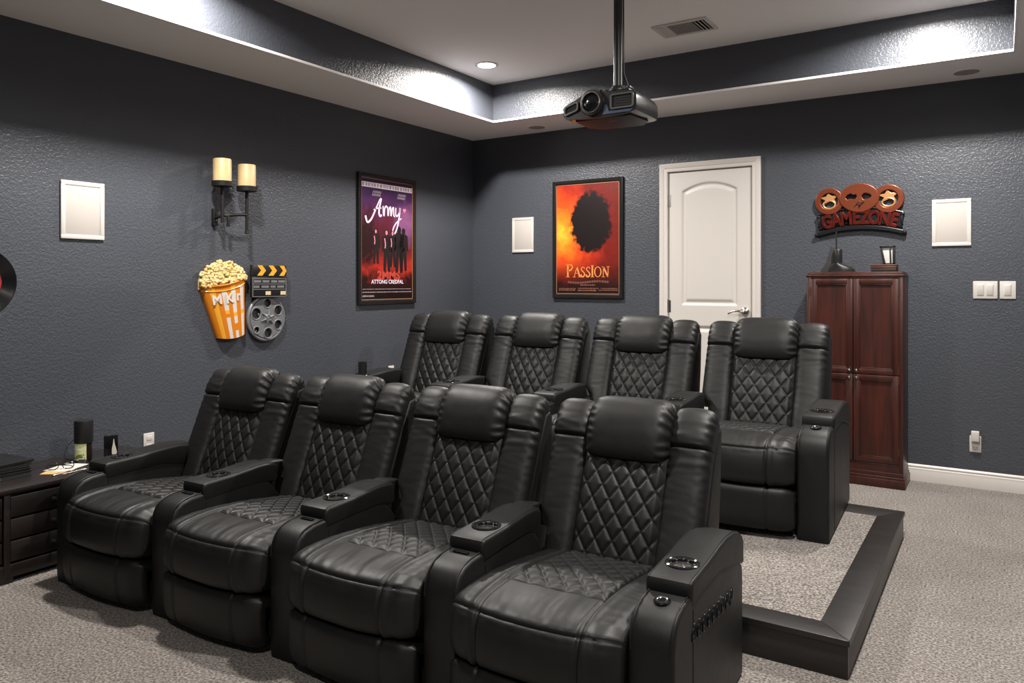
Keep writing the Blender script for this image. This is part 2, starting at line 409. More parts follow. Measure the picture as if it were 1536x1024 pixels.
# ------------------------------------------------------------------ riser platform
RZ = .125
rx0, rx1, rf, rb = .02, 3.429, -2.787, -1.211
rs = thing('seating_riser', (0, 0, 0), 0, 'low carpeted platform with dark wood border that carries the back row of recliners', 'platform')
mesh_obj('carpet_top', [box2((rx0+.012, rf+.10, .0), (rx1-.10, rb-.14, RZ-.0025), .004)], M['carpet'], parent=rs)
def mitre(poly, z0, z1, name):
    mesh_obj(name, [extrude_poly(poly, z0, z1, 'Z', bev=.003, seg=2)], M['riser'], parent=rs, smooth=30)
wf, wr, wb = .108, .105, .150
mitre([(rx0, rf), (rx1, rf), (rx1-wr, rf+wf), (rx0, rf+wf)], RZ-.020, RZ-.0005, 'border_board')
mitre([(rx1, rf), (rx1, rb), (rx1-wr, rb-wb), (rx1-wr, rf+wf)], RZ-.020, RZ-.0005, 'border_board')
mitre([(rx1, rb), (rx0, rb), (rx0, rb-wb), (rx1-wr, rb-wb)], RZ-.020, RZ-.0005, 'border_board')
mesh_obj('fascia_board', [box2((rx0, rf+.006, 0), (rx1-.006, rf+.026, RZ-.019), .002)], M['riser'], parent=rs)
mesh_obj('fascia_board', [box2((rx1-.026, rf+.026, 0), (rx1-.006, rb-.026, RZ-.019), .002)], M['riser'], parent=rs)
mesh_obj('fascia_board', [box2((rx0, rb-.026, 0), (rx1-.006, rb-.006, RZ-.019), .002)], M['riser'], parent=rs)

# ------------------------------------------------------------------ recliners
S = .624; AW = .060
BACK = [(.470, .270), (.487, .345), (.545, .490), (.607, .640), (.645, .728), (.676, .785), (.708, .806), (.742, .796), (.760, .760), (.762, .730)]
def quilt(p, q, du, dv, A):
    s, t = p/du, q/dv
    a = (s+t) % 1; b = (s-t) % 1
    d = min(a, 1-a, b, 1-b)
    return A*(1-math.exp(-d/.13))-A*.55*math.exp(-(d/.035)**2)
def wing(side):
    def uc(t): return side*(.139+hwf(t))
    def hwf(t):
        k = min(1, max(0, (t-.20)/.11)); return .053+.0190*(k*k*(3-2*k))
    seam = .655
    def th(t): return .040
    def disp(t, u, sn, s):
        d = 0
        if sn > 0:
            d -= .012*g(t-seam, .007)
            d += .006*g(t-seam-.05, .05)
            near = g(t-seam, .10)
            d += (.0022*nz(u*1.6+side*5, s*60)+.0022*nz(u*.9, s*26, side*3))*(.25+.9*near)
            edge = max(0, abs(u)-.62)/.38
            d += .0030*edge*math.sin(s*190+5*nz(u, s*9, side))*(1 if t > .5 else .25)
            d += .006*(1-u*u)
        return d
    return sweep(BACK, 150, hwf, th, uc, ex=4.2, m=72, ey=2.6, disp=disp, cap=.026)
def pillow():
    P = [(.606, .632), (.592, .650), (.592, .690), (.606, .742), (.632, .794), (.664, .824), (.700, .834), (.735, .824), (.762, .795), (.770, .760)]
    def th(t): return .052+.008*math.sin(PI*min(1, t*1.3))
    def disp(t, u, sn, s):
        d = 0
        if sn > 0:
            e = max(0, abs(u)-.70)/.30
            d += .0042*e*math.sin(s*185+5*nz(u*2, s*14, 3+math.copysign(2, u)))
            d += .0022*nz(u*1.2, s*7, 4)+.0008*nz(u*4, s*30, 8)
            d -= .008*e*e
        return d
    return sweep(P, 110, lambda t: .151-.002*abs(2*t-1), th, ex=5.5, m=120, ey=2.6, disp=disp, cap=.020)
def back_panel():
    P, L = resample([(.484, .330), (.543, .485), (.606, .640), (.618, .668)], 96)
    def front(u, v):
        i = v*96; p = P[int(round(i))]; a = P[max(0, int(round(i))-1)]; b = P[min(96, int(round(i))+1)]; t = (b-a).normalized(); n = V((-t.y, t.x))
        x = (u-.5)*.292; e = max(0, abs(2*u-1)-.86)/.14
        hgt = -.006+.012*math.sin(PI*u)*math.sin(PI*min(1, v*.8+.15))+quilt(x+.0005, v*L+.012, .0600, .086, .0060)*(1-e)-.010*e
        return (x, p.x+n.x*hgt, p.y+n.y*hgt)
    def back(u, v):
        p = P[int(round(v*96))]; return ((u-.5)*.292, p.x+.03, p.y)
    return slab(front, back, 76, 96)
def back_shell():
    # flat upholstered carcass behind the cushions, narrower than the wings
    prof = [(.515, .060), (.498, .300), (.560, .440), (.622, .590), (.690, .745), (.735, .752), (.752, .720), (.735, .560), (.700, .300), (.680, .060)]
    up = [(.540, .400), (.585, .500), (.648, .640), (.700, .745), (.735, .756), (.754, .735), (.742, .560), (.715, .395)]
    return [extrude_poly(prof, -.246, .246, 'X', bev=.012, seg=3), extrude_poly(up, -.287, .287, 'X', bev=.014, seg=3)]
SEATP = [(.520, .338), (.400, .356), (.260, .374), (.130, .384), (.050, .383), (-.004, .373), (-.028, .356), (-.043, .326), (-.050, .285), (-.050, .245), (-.040, .220), (-.022, .209), (.020, .203)]
def seat_sheet(P, L, n, u, v, off=0):
    i = int(round(v*n)); p = P[i]; a = P[max(0, i-1)]; b = P[min(n, i+1)]; t = (b-a).normalized(); nr = V((t.y, -t.x))
    if nr.y < 0 and i < n*.3: nr = -nr
    x = (u-.5)*.500; f = abs(2*u-1)
    fw = min(1, max(0, (.22-p.x)/.22))                          # weight of the forward bulge
    bul = -.034*fw*(1-f*f)
    r = .016*max(0, f-.80)**2/.04
    return V((x, p.x+bul+nr.x*(off-r), p.y+nr.y*(off-r)+.008*(1-f*f)*(1-fw)))
def seat_cushion():
    n = 150; P, L = resample(SEATP, n); vf = .0
    cum = [0]
    for i in range(1, n+1): cum.append(cum[-1]+(P[i]-P[i-1]).length)
    si = min(range(n+1), key=lambda i: abs(P[i].y-.352)+(0 if P[i].x < 0 else 9)); ss = cum[si]
    ci = min(range(n+1), key=lambda i: abs(P[i].x-.125)+(0 if i < n*.6 else 9)); cs = cum[ci]
    def front(u, v):
        s = v*L; x = (u-.5)*.5; o = 0
        o -= .009*(g(x-.148, .0045)+g(x+.148, .0045))
        o += .0045*(g(x-.163, .012)+g(x+.163, .012))
        o -= .0048*g(s-ss, .0035); o += .0008*g(s-ss+.012, .008)
        if abs(x) < .147: o -= .004*g(s-cs, .004)
        o -= .0075*min(1, max(0, (.1455-abs(x))/.004))*min(1, max(0, (cs-s)/.006))
        if s < ss+.02:
            o += .0030*nz(x*22, s*9, 1)*g(s-ss+.10, .14)+.0022*nz(x*45, s*14, 2)*g(s-ss+.06, .07)
            o += .0030*nz(x*10, s*40, 5)*g(abs(x)-.21, .05)
        else: o += .003*nz(x*7, s*10, 3)
        return seat_sheet(P, L, n, u, v, o)
    def back(u, v): return seat_sheet(P, L, n, u, v, -.045)
    return slab(front, back, 120, n)
def seat_insert():
    n = 90; P, L = resample([(.515, .3385), (.400, .356), (.260, .374), (.128, .384)], n)
    def front(u, v):
        x = (u-.5)*.290; uu = .5+x/.5; e = max(max(0, abs(2*u-1)-.94)/.06, max(0, v-.965)/.035)
        o = -.0005+quilt(x, v*L+.02, .0600, .074, .0062)*(1-e)-.006*e
        return seat_sheet(P, L, n, uu, v, o)
    def back(u, v): return seat_sheet(P, L, n, .5+(u-.5)*.58, v, -.016)
    return slab(front, back, 72, n)
def footrest():
    n = 70; P, L = resample([(.022, .196), (-.022, .203), (-.042, .194), (-.050, .166), (-.050, .112), (-.043, .066), (-.026, .036), (.012, .024)], n)
    def sh(u, v, o):
        i = int(round(v*n)); p = P[i]; a = P[max(0, i-1)]; b = P[min(n, i+1)]; t = (b-a).normalized(); nr = V((t.y, -t.x))
        x = (u-.5)*.5; f = abs(2*u-1); r = .018*max(0, f-.80)**2/.04
        return V((x, p.x-.028*(1-f*f)+nr.x*(o-r), p.y+nr.y*(o-r)))
    def front(u, v):
        x = (u-.5)*.5; s = v*L
        o = -.006*(g(x-.147, .0045)+g(x+.147, .0045))+.003*nz(x*6, s*9, 7)
        return sh(u, v, o)
    return slab(front, lambda u, v: sh(u, v, -.02), 100, n)
ARMP = [(.004, .000), (.000, .030), (.000, .330), (.006, .368), (.020, .398), (.046, .417), (.085, .427), (.150, .431), (.300, .432), (.500, .425), (.600, .400), (.668, .345), (.674, .300), (.674, .000)]
PADP = [(.140, .400), (.135, .428), (.135, .452), (.140, .463), (.152, .468), (.200, .469), (.300, .472), (.400, .480), (.480, .483), (.560, .476), (.620, .460), (.660, .440), (.676, .418), (.677, .345), (.600, .366), (.400, .408), (.250, .405)]
ARMQ = ARMP[:8]+[(.300, .432), (.440, .420), (.480, .380), (.520, .330), (.600, .300), (.640, .280), (.640, .000)]
PADQ = PADP[:8]+[(.440, .480), (.486, .475), (.500, .462), (.502, .415), (.486, .396), (.400, .408), (.250, .405)]
CUPW = .252
def arm_pad_mesh(PADP):
    me_o = mesh_obj('pad_blank', [extrude_poly(PADP, -.0625, .0625, 'X', bev=.011, seg=4)], M['leather'])
    cut = mesh_obj('cup_cutter', [lathe([(.0385, .415), (.0385, .56)], 40, 'Z', (0, CUPW, 0))], M['leather'])
    md = me_o.modifiers.new('hole', 'BOOLEAN'); md.object = cut; md.operation = 'DIFFERENCE'; md.solver = 'EXACT'
    dg = bpy.context.evaluated_depsgraph_get(); ev = me_o.evaluated_get(dg)
    me = bpy.data.meshes.new_from_object(ev)
    bpy.data.objects.remove(me_o); bpy.data.objects.remove(cut)
    me.shade_smooth(); me.set_sharp_from_angle(angle=R(35))
    return me
PADM = arm_pad_mesh(PADP); PADN = arm_pad_mesh(PADQ)
def piping(path, x, r=.0022): return tube([(x, w, z) for w, z in path], r, 6)
def make_arm(parent, x, kind, grille=False, inner=False):
    cover = [extrude_poly(ARMQ if inner else ARMP, -AW, AW, 'X', bev=.013, seg=4)]
    if inner: cover.append(extrude_poly([(.440, .10), (.440, .455), (.470, .466), (.520, .472), (.570, .466), (.610, .450), (.640, .420), (.640, .10)], -.058, .021, 'X', bev=.010, seg=3))
    edge = ARMP[2:8]
    for sx in (-1, 1): cover.append(piping([(p.x, p.y+.0) for p in resample([(w-.001, z+.001) for w, z in edge], 24)[0]], sx*(AW-.010)))
    # vertical seam on the side panel
    for sx in (-1, 1): cover.append(tube([(sx*(AW+.0002), .150, .012), (sx*(AW+.0002), .150, .395)], .0016, 5))
    a = mesh_obj('armrest', cover, M['leather'], parent=parent, smooth=35); a.location = (x, 0, 0)
    pad = bpy.data.objects.new('arm_pad', PADN if inner else PADM); COL.objects.link(pad); pad.parent = a
    top = [(w, z+.0004) for w, z in (PADQ[3:11] if inner else PADP[3:13])]
    mesh_obj('pad_piping', [tube([(sx*.0535, p.x, p.y-.0009) for p in resample(top, 40)[0]], .0017, 6) for sx in (-1, 1)], M['leather'], parent=a)
    ring = [lathe([(.0345, .430), (.0345, .466), (.037, .4725), (.0415, .4745), (.0465, .4725), (.0480, .4690), (.0375, .4690), (.0375, .430)], 40, 'Z', (0, CUPW, 0))]
    cup = mesh_obj('cup_holder', ring, M['black_gloss'], parent=a)
    prof = [(.0, .4340), (.028, .4340), (.0335, .4370), (.0342, .460), (.0362, .4715), (.0372, .4715), (.0360, .4600), (.0352, .4355), (.029, .4332), (.0, .4332)]
    lin_ = [lathe(prof, 40, 'Z', (0, CUPW, 0))]
    for k in range(6):
        q = k*PI/3+.3; lin_.append(box((.031*math.cos(q), CUPW+.031*math.sin(q), .4655), (.006, .006, .010), .002))
    mesh_obj('cup_liner', lin_, M['chrome'], parent=a)
    if kind == 'button':
        prof = [(.0, .0), (.020, .0), (.022, .004), (.019, .007), (.013, .0068), (.012, .005), (.0, .005)]
        b = mesh_obj('power_button', [lathe(prof, 30)], M['black_gloss'], parent=a); b.location = (.0, .088, .4255); b.rotation_euler = (R(6), 0, 0)
        b2 = mesh_obj('button_ring', [lathe([(.0105, .0), (.0105, .0062), (.0135, .0078), (.0155, .0078), (.0165, .006), (.0165, .0)], 30)], M['chrome'], parent=a); b2.location = b.location; b2.rotation_euler = b.rotation_euler
    else:
        b = mesh_obj('switch_slot', [box((0, .112, .4312), (.052, .014, .005), .0015)], M['black_gloss'], parent=a)
    if grille:
        gp = []
        for k in range(9):
            w = .155+k*.046; z = .338-k*.0050
            q = circ(0, 0, .0125, 20, .019)
            gp.append(tube([(AW+.0016, w+px*.9+pz*.45, z+pz) for px, pz in q], .0030, 6, closed=True))
            gp.append(tube([(AW+.0012, w+px*.9+pz*.45, z+pz) for px, pz in circ(0, 0, .0125, 20, .019, PI*.55, PI*1.45)], .0048, 6))
        mesh_obj('side_grille', gp, M['black_gloss'], parent=a)
    return a
def base_frame():
    return [box2((-.245, .045, .030), (.245, .60, .205), .006), box2((-.235, .055, 0), (.235, .58, .032), .003)]
def make_recliner(name):
    t = thing(name, (0, 0, 0), 0, '', 'recliner', 'black leather recliners')
    mesh_obj('base_frame', base_frame(), M['black_matte'], parent=t)
    mesh_obj('back_shell', back_shell(), M['leather'], parent=t)
    mesh_obj('back_panel', [back_panel()], M['leather'], parent=t, smooth=75)
    for sd in (-1, 1): mesh_obj('back_bolster', [wing(sd)], M['leather'], parent=t, smooth=75)
    mesh_obj('headrest', [pillow()], M['leather'], parent=t, smooth=75)
    sc = mesh_obj('seat_cushion', [seat_cushion()], M['leather'], parent=t, smooth=75)
    mesh_obj('quilted_insert', [seat_insert()], M['leather'], parent=sc, smooth=75)
    mesh_obj('footrest', [footrest()], M['leather'], parent=t, smooth=75)
    return t
proto = make_recliner('theater_recliner')
FL = ['black leather recliner at left end of front row, beside the dark drawer cabinet',
      'black leather recliner second from the left in the front row',
      'black leather recliner third from the left in the front row',
      'black recliner at right end of front row with crescent vents on its outer arm']
BL = ['black leather recliner at left end of back row, in front of the room corner',
      'black leather recliner second from left in the back row, below the small wall speaker',
      'black leather recliner in the back row in front of left side of white door',
      'black leather recliner at right end of back row, in front of cherry wood cabinet']
def place_row(o, ang, sc, z, labels, first, front):
    a = R(ang)
    for i in range(4):
        r = first if (first and i == 0) else copy_tree(proto_clean)
        u = (i+.5)*S*sc
        r.location = (o[0]+u*math.cos(a), o[1]+u*math.sin(a), z); r.rotation_euler = (0, 0, a); r.scale = (sc, sc, sc)
        r['label'] = labels[i]
        if i == 0: make_arm(r, -S/2, 'slot')
        make_arm(r, S/2, 'button' if (i == 3) else 'slot', grille=(i == 3 and front), inner=(i < 3))
proto_clean = proto
# back row first copies the bare prototype, front row seat one is the prototype itself
place_row((.416, -2.036), 2.653, 1.095, RZ, BL, None, False)
rows = [copy_tree(proto) for k in range(3)]
for i, r in enumerate([proto]+rows):
    a = R(2.462); u = (i+.5)*S
    r.location = (.615+u*math.cos(a), -3.697+u*math.sin(a), 0); r.rotation_euler = (0, 0, a)
    r['label'] = FL[i]
    if i == 0: make_arm(r, -S/2, 'slot')
    make_arm(r, S/2, 'button' if i == 3 else 'slot', grille=(i == 3), inner=(i < 3))

# ------------------------------------------------------------------ projector on its pole
pj = thing('projector', (2.216, -2.062, 2.012), 0, 'black video projector hanging upside down from the ceiling on a black pole', 'projector')
pj.scale = (1.07, 1.07, 1.07); PT = (HT-2.012)/1.07
def proj_section(sx, sz, dz, y, flat=1):
    top = [(-.180, .016), (-.182, .052), (-.172, .066), (-.120, .088), (-.075, .108), (-.030, .112), (.020, .108), (.090, .104), (.150, .099), (.172, .090), (.180, .074), (.180, .024), (.168, .006), (.080, -.003), (-.060, -.003), (-.160, .004)]
    P = [V((p.x, p.y)) for p in resample(top+[top[0]], 64)[0]][:-1]
    return [V((p.x*sx, y, p.y*sz+dz)) for p in P]
def loft(secs, mi=0):
    n = len(secs[0]); vs = [v for s in secs for v in s]; fs = []
    for j in range(len(secs)-1):
        for i in range(n): fs.append([j*n+i, j*n+(i+1) % n, (j+1)*n+(i+1) % n, (j+1)*n+i])
    fs.append(list(range(n))[::-1]); fs.append([(len(secs)-1)*n+i for i in range(n)])
    return (vs, fs, mi)
M['pj'] = mat('projector_shell', (.020, .020, .021), .32, coat=.2)
M['pj2'] = mat('projector_front', (.030, .032, .037), .28, coat=.3)
mesh_obj('body', [loft([proj_section(.985, .97, .001, .004), proj_section(1, 1, 0, .014), proj_section(1, 1, 0, .12), proj_section(.97, .97, .002, .22), proj_section(.90, .88, .007, .285), proj_section(.80, .76, .014, .305)])], M['pj'], parent=pj, smooth=50)
lx, lz = -.030, .062
mesh_obj('lens_housing', [lathe([(.058, -.02), (.058, .010), (.054, .016), (.048, .016), (.046, .006), (.0, .006)], 40, 'Y', (lx, .0, lz))], M['black'], parent=pj)
l = mesh_obj('lens_ring', [lathe([(.040, .010), (.040, .020), (.043, .024), (.048, .022), (.049, .010)], 40, 'Y', (lx, 0, lz))], M['nickel'], parent=pj); l['label'] = 'silver ring around the projector lens'
mesh_obj('lens', [lathe([(.034, .010), (.028, .013), (.016, .016), (.0, .017)], 40, 'Y', (lx, 0, lz)), lathe([(.041, .007), (.034, .011), (.0, .011)], 40, 'Y', (lx, 0, lz))], M['black_gloss'], parent=pj)
M['ventrim'] = mat('grey_vent_trim', lin(92, 92, 94), .35, .3)
def rrect(x0, x1, z0, z1, r, n=6):
    o = []
    for cx, cz, a in ((x1-r, z1-r, 0), (x0+r, z1-r, PI/2), (x0+r, z0+r, PI), (x1-r, z0+r, 1.5*PI)):
        for k in range(n+1): o.append((cx+r*math.cos(a+PI/2*k/n), cz+r*math.sin(a+PI/2*k/n)))
    return o
def vent_port(name, x0, x1, z0, z1, sh=0):
    sk = lambda pts: [(x, z+(x-x0)*sh) for x, z in pts]
    p = [curve_parts([sk(rrect(x0, x1, z0, z1, .012)), sk(rrect(x0+.006, x1-.006, z0+.006, z1-.006, .008))], .006, .001, 0)]
    for k in range(5):
        z = z0+.012+(z1-z0-.024)*k/4
        p.append(xf(box((0, .001, 0), (x1-x0-.014, .004, .0016), mi=1), Matrix.Translation(V(((x0+x1)/2, 0, z+(x1-x0)/2*sh)))))
    q = [curve_parts([sk(rrect(x0+.004, x1-.004, z0+.004, z1-.004, .009))], .001, 0, 1)]
    mesh_obj(name, [shift(a, (0, .002, 0)) for a in p+q], [M['ventrim'], M['black_matte']], parent=pj)
vent_port('exhaust_vent', .058, .168, .022, .088)
vent_port('intake_vent', -.172, -.100, .016, .058, .30)
M['bluegrey'] = mat('blue_grey_plastic', lin(70, 80, 100), .35)
mesh_obj('front_strip', [extrude_poly([(.018, .004), (.150, .004), (.165, .016), (.050, .016), (.040, .046), (.030, .046)], -.001, .006, 'Y', bev=.001)], M['bluegrey'], parent=pj)
M['brownblack'] = mat('dark_brown_plastic', lin(30, 22, 22), .45)
bc = mesh_obj('bottom_cover', [extrude_poly([(-.13, .03), (.14, .03), (.15, .20), (.10, .272), (-.10, .272), (-.15, .20)], -.0055, .004, 'Z', bev=.002)], M['brownblack'], parent=pj)
mesh_obj('badge', [extrude_poly(circ(.02, .10, .020, 20, .006), -.0065, -.0050, 'Z')], M['nickel'], parent=bc)
py = .085; px_ = .055
mesh_obj('mount_plate', [box2((px_-.075, py-.05, .104), (px_+.075, py+.075, .116), .003), lathe([(.055, .114), (.055, .122), (.030, .130), (.026, .142), (.0, .142)], 30, 'Z', (px_, py, 0)),
    box((px_-.07, py-.02, .122), (.014, .05, .014), .003), box((px_+.07, py-.02, .122), (.014, .05, .014), .003)] + [lathe([(.008, .112), (.008, .128), (0, .129)], 12, 'Z', (px_+dx, py+dy, 0)) for dx in (-.05, .05) for dy in (-.03, .05)], M['black'], parent=pj)
mesh_obj('pole', [lathe([(.0195, .13), (.0195, PT-.005)], 28, 'Z', (px_, py, 0)), lathe([(.075, PT), (.075, PT-.008), (.045, PT-.02), (.024, PT-.035), (.024, PT-.05), (.0, PT-.05)], 32, 'Z', (px_, py, 0))], mat('satin_black_pole', (.012, .012, .012), .38), parent=pj)
# a signal lead runs down the pole
mesh_obj('cable', [tube([(px_+.022, py+.008, PT-.01), (px_+.023, py+.008, .45), (px_+.023, py+.010, .20), (px_+.03, py+.04, .15), (px_+.05, py+.09, .12)], .0035, 6)], M['black'], parent=pj)

# ------------------------------------------------------------------ ceiling fittings
M['lens_em'] = mat('lit_lens', (1, .96, .9), .4, emit=(1, .95, .88), estr=60)
CAN_W = 58
def can(x, y, label, watts=CAN_W):
    t = thing('ceiling_light', (x, y, HT), 0, label, 'ceiling light', 'recessed ceiling lights')
    mesh_obj('trim_ring', [lathe([(.060, -.001), (.061, -.005), (.078, -.006), (.082, -.003), (.082, .0), (.062, .001)], 40)], M['white'], parent=t)
    mesh_obj('lens', [lathe([(.060, .0), (.060, -.0045), (.0, -.0060)], 36)], M['lens_em'], parent=t)
    li = bpy.data.lights.new('lamp', 'AREA'); li.shape = 'DISK'; li.size = .13; li.energy = watts; li.color = (1, .945, .885); li.spread = R(164)
    o = bpy.data.objects.new('lamp', li); COL.objects.link(o); o.parent = t; o.location = (0, 0, -.012)
can(.835, -1.0, 'lit recessed ceiling light near the back left corner of the tray')
can(3.49, -.92, 'lit recessed ceiling light near the back right corner of the tray')
can(.835, -3.2, 'lit recessed ceiling light in the middle of the left side of the tray')
can(3.49, -3.2, 'lit recessed ceiling light in the middle of the right side of the tray')
can(3.49, -5.5, 'added unseen ceiling light at the front right of the tray, lifting bounce light', 34)  # added out of view, dimmed, to lift bounce light on the ceiling
# supply vent
vt = thing('air_vent', (2.255, -1.008, HT), 0, 'white rectangular air supply grille in the raised ceiling', 'air vent')
def frame_poly(x0, x1, y0, y1, w): return [box2((x0, y0, -.010), (x1, y0+w, 0), .003), box2((x0, y1-w, -.010), (x1, y1, 0), .003), box2((x0, y0+w, -.010), (x0+w, y1-w, 0), .003), box2((x1-w, y0+w, -.010), (x1, y1-w, 0), .003)]
mesh_obj('frame', frame_poly(-.165, .165, -.115, .115, .022), M['white'], parent=vt)
mesh_obj('duct_backing', [box2((-.145, -.095, -.003), (.145, .095, 0))], M['black_matte'], parent=vt)
for k in range(3):
    for sx in (-1, 1): mesh_obj('slat', [xf(box((0, 0, 0), (.017, .188, .002)), Matrix.Translation(V((sx*(.088+.022*k), 0, -.009))) @ Matrix.Rotation(R(sx*35), 4, 'Y'))], M['white'], parent=vt)
for k in range(9): mesh_obj('slat', [xf(box((0, 0, 0), (.150, .0185, .002)), Matrix.Translation(V((0, -.083+.0207*k, -.009))) @ Matrix.Rotation(R(14), 4, 'X'))], M['white'], parent=vt)
M['sofgrille'] = mat('grey_speaker_grille', lin(158, 150, 145), .8, bump=(900, .3, .001))
for x, y, lb in ((.758, -.20, 'round ceiling speaker in the lowered border above the small wall speaker'), (3.65, -.20, 'round ceiling speaker in the lowered border above the light switches')):
    t = thing('ceiling_speaker', (x, y, HS), 0, lb, 'ceiling speaker', 'round ceiling speakers')
    mesh_obj('rim', [lathe([(.066, -.001), (.066, -.005), (.074, -.005), (.076, 0)], 40)], M['ceil'], parent=t)
    mesh_obj('grille', [lathe([(.067, 0), (.067, -.0035), (.0, -.0045)], 40)], M['sofgrille'], parent=t)

# ------------------------------------------------------------------ wall speakers
def wall_speaker(x, y, z, rz, w, h, label):
    t = thing('wall_speaker', (x, y, z), rz, label, 'wall speaker', 'white in-wall speakers')
    b = .022
    mesh_obj('frame', [box2((-w/2, -.012, -h/2), (w/2, 0, -h/2+b), .003), box2((-w/2, -.012, h/2-b), (w/2, 0, h/2), .003), box2((-w/2, -.012, -h/2+b*.8), (-w/2+b, 0, h/2-b*.8), .003), box2((w/2-b, -.012, -h/2+b*.8), (w/2, 0, h/2-b*.8), .003)], M['plastic_white'], parent=t)
    mesh_obj('grille', [box2((-w/2+b*.8, -.009, -h/2+b*.8), (w/2-b*.8, -.001, h/2-b*.8), .002)], M['grille'], parent=t)
wall_speaker(0, -3.302, 1.580, 90, .212, .284, 'white rectangular in-wall speaker on the left wall beside the vinyl record')
wall_speaker(.510, 0, 1.614, 0, .206, .286, 'white in-wall speaker on the back wall left of the orange poster')
wall_speaker(3.564, 0, 1.587, 0, .206, .284, 'white in-wall speaker on the back wall above the light switches')

# ------------------------------------------------------------------ posters
def poster_material(kind):
    m = bpy.data.materials.new(kind); m.use_nodes = True; nt = m.node_tree; b = nt.nodes['Principled BSDF']
    b.inputs['Roughness'].default_value = .35
    N = nt.nodes.new; Lk = nt.links.new
    tc = N('ShaderNodeTexCoord'); sx = N('ShaderNodeSeparateXYZ'); Lk(tc.outputs['Object'], sx.inputs[0])
    def math_(op, a, b_=None, c=None):
        n = N('ShaderNodeMath'); n.operation = op
        for i, q in enumerate((a, b_, c)):
            if q is None: continue
            if isinstance(q, (int, float)): n.inputs[i].default_value = q
            else: Lk(q, n.inputs[i])
        return n.outputs[0]
    def ramp(f, stops):
        r = N('ShaderNodeValToRGB'); e = r.color_ramp.elements
        e[0].position, e[0].color = stops[0]; e[1].position, e[1].color = stops[-1]
        for p, c in stops[1:-1]: q = e.new(p); q.color = c
        Lk(f, r.inputs[0]); return r.outputs[0]
    def mix(f, a, c, mode='MIX'):
        n = N('ShaderNodeMix'); n.data_type = 'RGBA'; n.blend_type = mode
        if isinstance(f, (int, float)): n.inputs[0].default_value = f
        else: Lk(f, n.inputs[0])
        for i, q in ((6, a), (7, c)):
            if isinstance(q, tuple): n.inputs[i].default_value = q
            else: Lk(q, n.inputs[i])
        return n.outputs[2]
    def noise_(sc, det=4, dist=0):
        n = N('ShaderNodeTexNoise'); n.inputs['Scale'].default_value = sc; n.inputs['Detail'].default_value = det; n.inputs['Distortion'].default_value = dist
        Lk(tc.outputs['Object'], n.inputs['Vector']); return n.outputs['Fac']
    X, Z = sx.outputs['X'], sx.outputs['Z']
    def dist(cx, cz, ax, az):
        a = math_('DIVIDE', math_('SUBTRACT', X, cx), ax); c = math_('DIVIDE', math_('SUBTRACT', Z, cz), az)
        return math_('SQRT', math_('ADD', math_('MULTIPLY', a, a), math_('MULTIPLY', c, c)))
    n1 = noise_(9, 5, .6); n2 = noise_(26, 4)
    if kind == 'fiery_print':
        d = dist(-.24, .05, .42, .46)
        f = math_('MULTIPLY_ADD', math_('SUBTRACT', n1, .5), .55, d)
        c = ramp(f, [(0, lin(255, 196, 60)), (.22, lin(247, 140, 34)), (.5, lin(226, 80, 26)), (.8, lin(176, 44, 20)), (1, lin(120, 26, 16))])
        # lower part sinks to dark maroon print
        k = math_('MULTIPLY_ADD', math_('SUBTRACT', n1, .5), .5, math_('DIVIDE', math_('ADD', Z, .40), .26))
        c = mix(ramp(k, [(.15, (1, 1, 1, 1)), (.85, (0, 0, 0, 1))]), c, lin(40, 14, 13))
        # plain dark rounded patch in the middle
        q = math_('MULTIPLY_ADD', math_('SUBTRACT', n2, .5), .55, dist(.03, .13, .185, .255))
        c = mix(ramp(q, [(.86, (1, 1, 1, 1)), (1.0, (0, 0, 0, 1))]), c, lin(24, 15, 16))
    else:
        f = math_('MULTIPLY_ADD', math_('SUBTRACT', n1, .5), .30, math_('DIVIDE', math_('ADD', Z, .42), .84))
        c = ramp(f, [(0, lin(14, 9, 10)), (.14, lin(40, 12, 12)), (.24, lin(176, 44, 30)), (.34, lin(128, 30, 28)), (.48, lin(64, 20, 28)), (.66, lin(84, 27, 46)), (.84, lin(66, 36, 76)), (1, lin(42, 27, 62))])
        s = math_('MULTIPLY_ADD', math_('SUBTRACT', n1, .5), .8, dist(.20, .13, .16, .20))
        c = mix(ramp(s, [(.3, (.8, .8, .8, 1)), (1, (0, 0, 0, 1))]), c, lin(128, 80, 124))
        s = math_('MULTIPLY_ADD', math_('SUBTRACT', n2, .5), .9, dist(-.22, -.02, .14, .26))
        c = mix(ramp(s, [(.4, (1, 1, 1, 1)), (1, (0, 0, 0, 1))]), c, lin(34, 15, 18))
    c = mix(ramp(n2, [(.35, (.72, .72, .72, 1)), (.65, (1, 1, 1, 1))]), c, c, 'MIX') if False else mix(.35, c, ramp(n2, [(.35, (.5, .5, .5, 1)), (.65, (1, 1, 1, 1))]), 'MULTIPLY')
    Lk(c, b.inputs['Base Color'])
    return m
M['frame'] = mat('black_frame', (.010, .0095, .009), .28, coat=.2)
M['gold'] = mat('thin_gilt_line', lin(176, 128, 92), .4, .3)
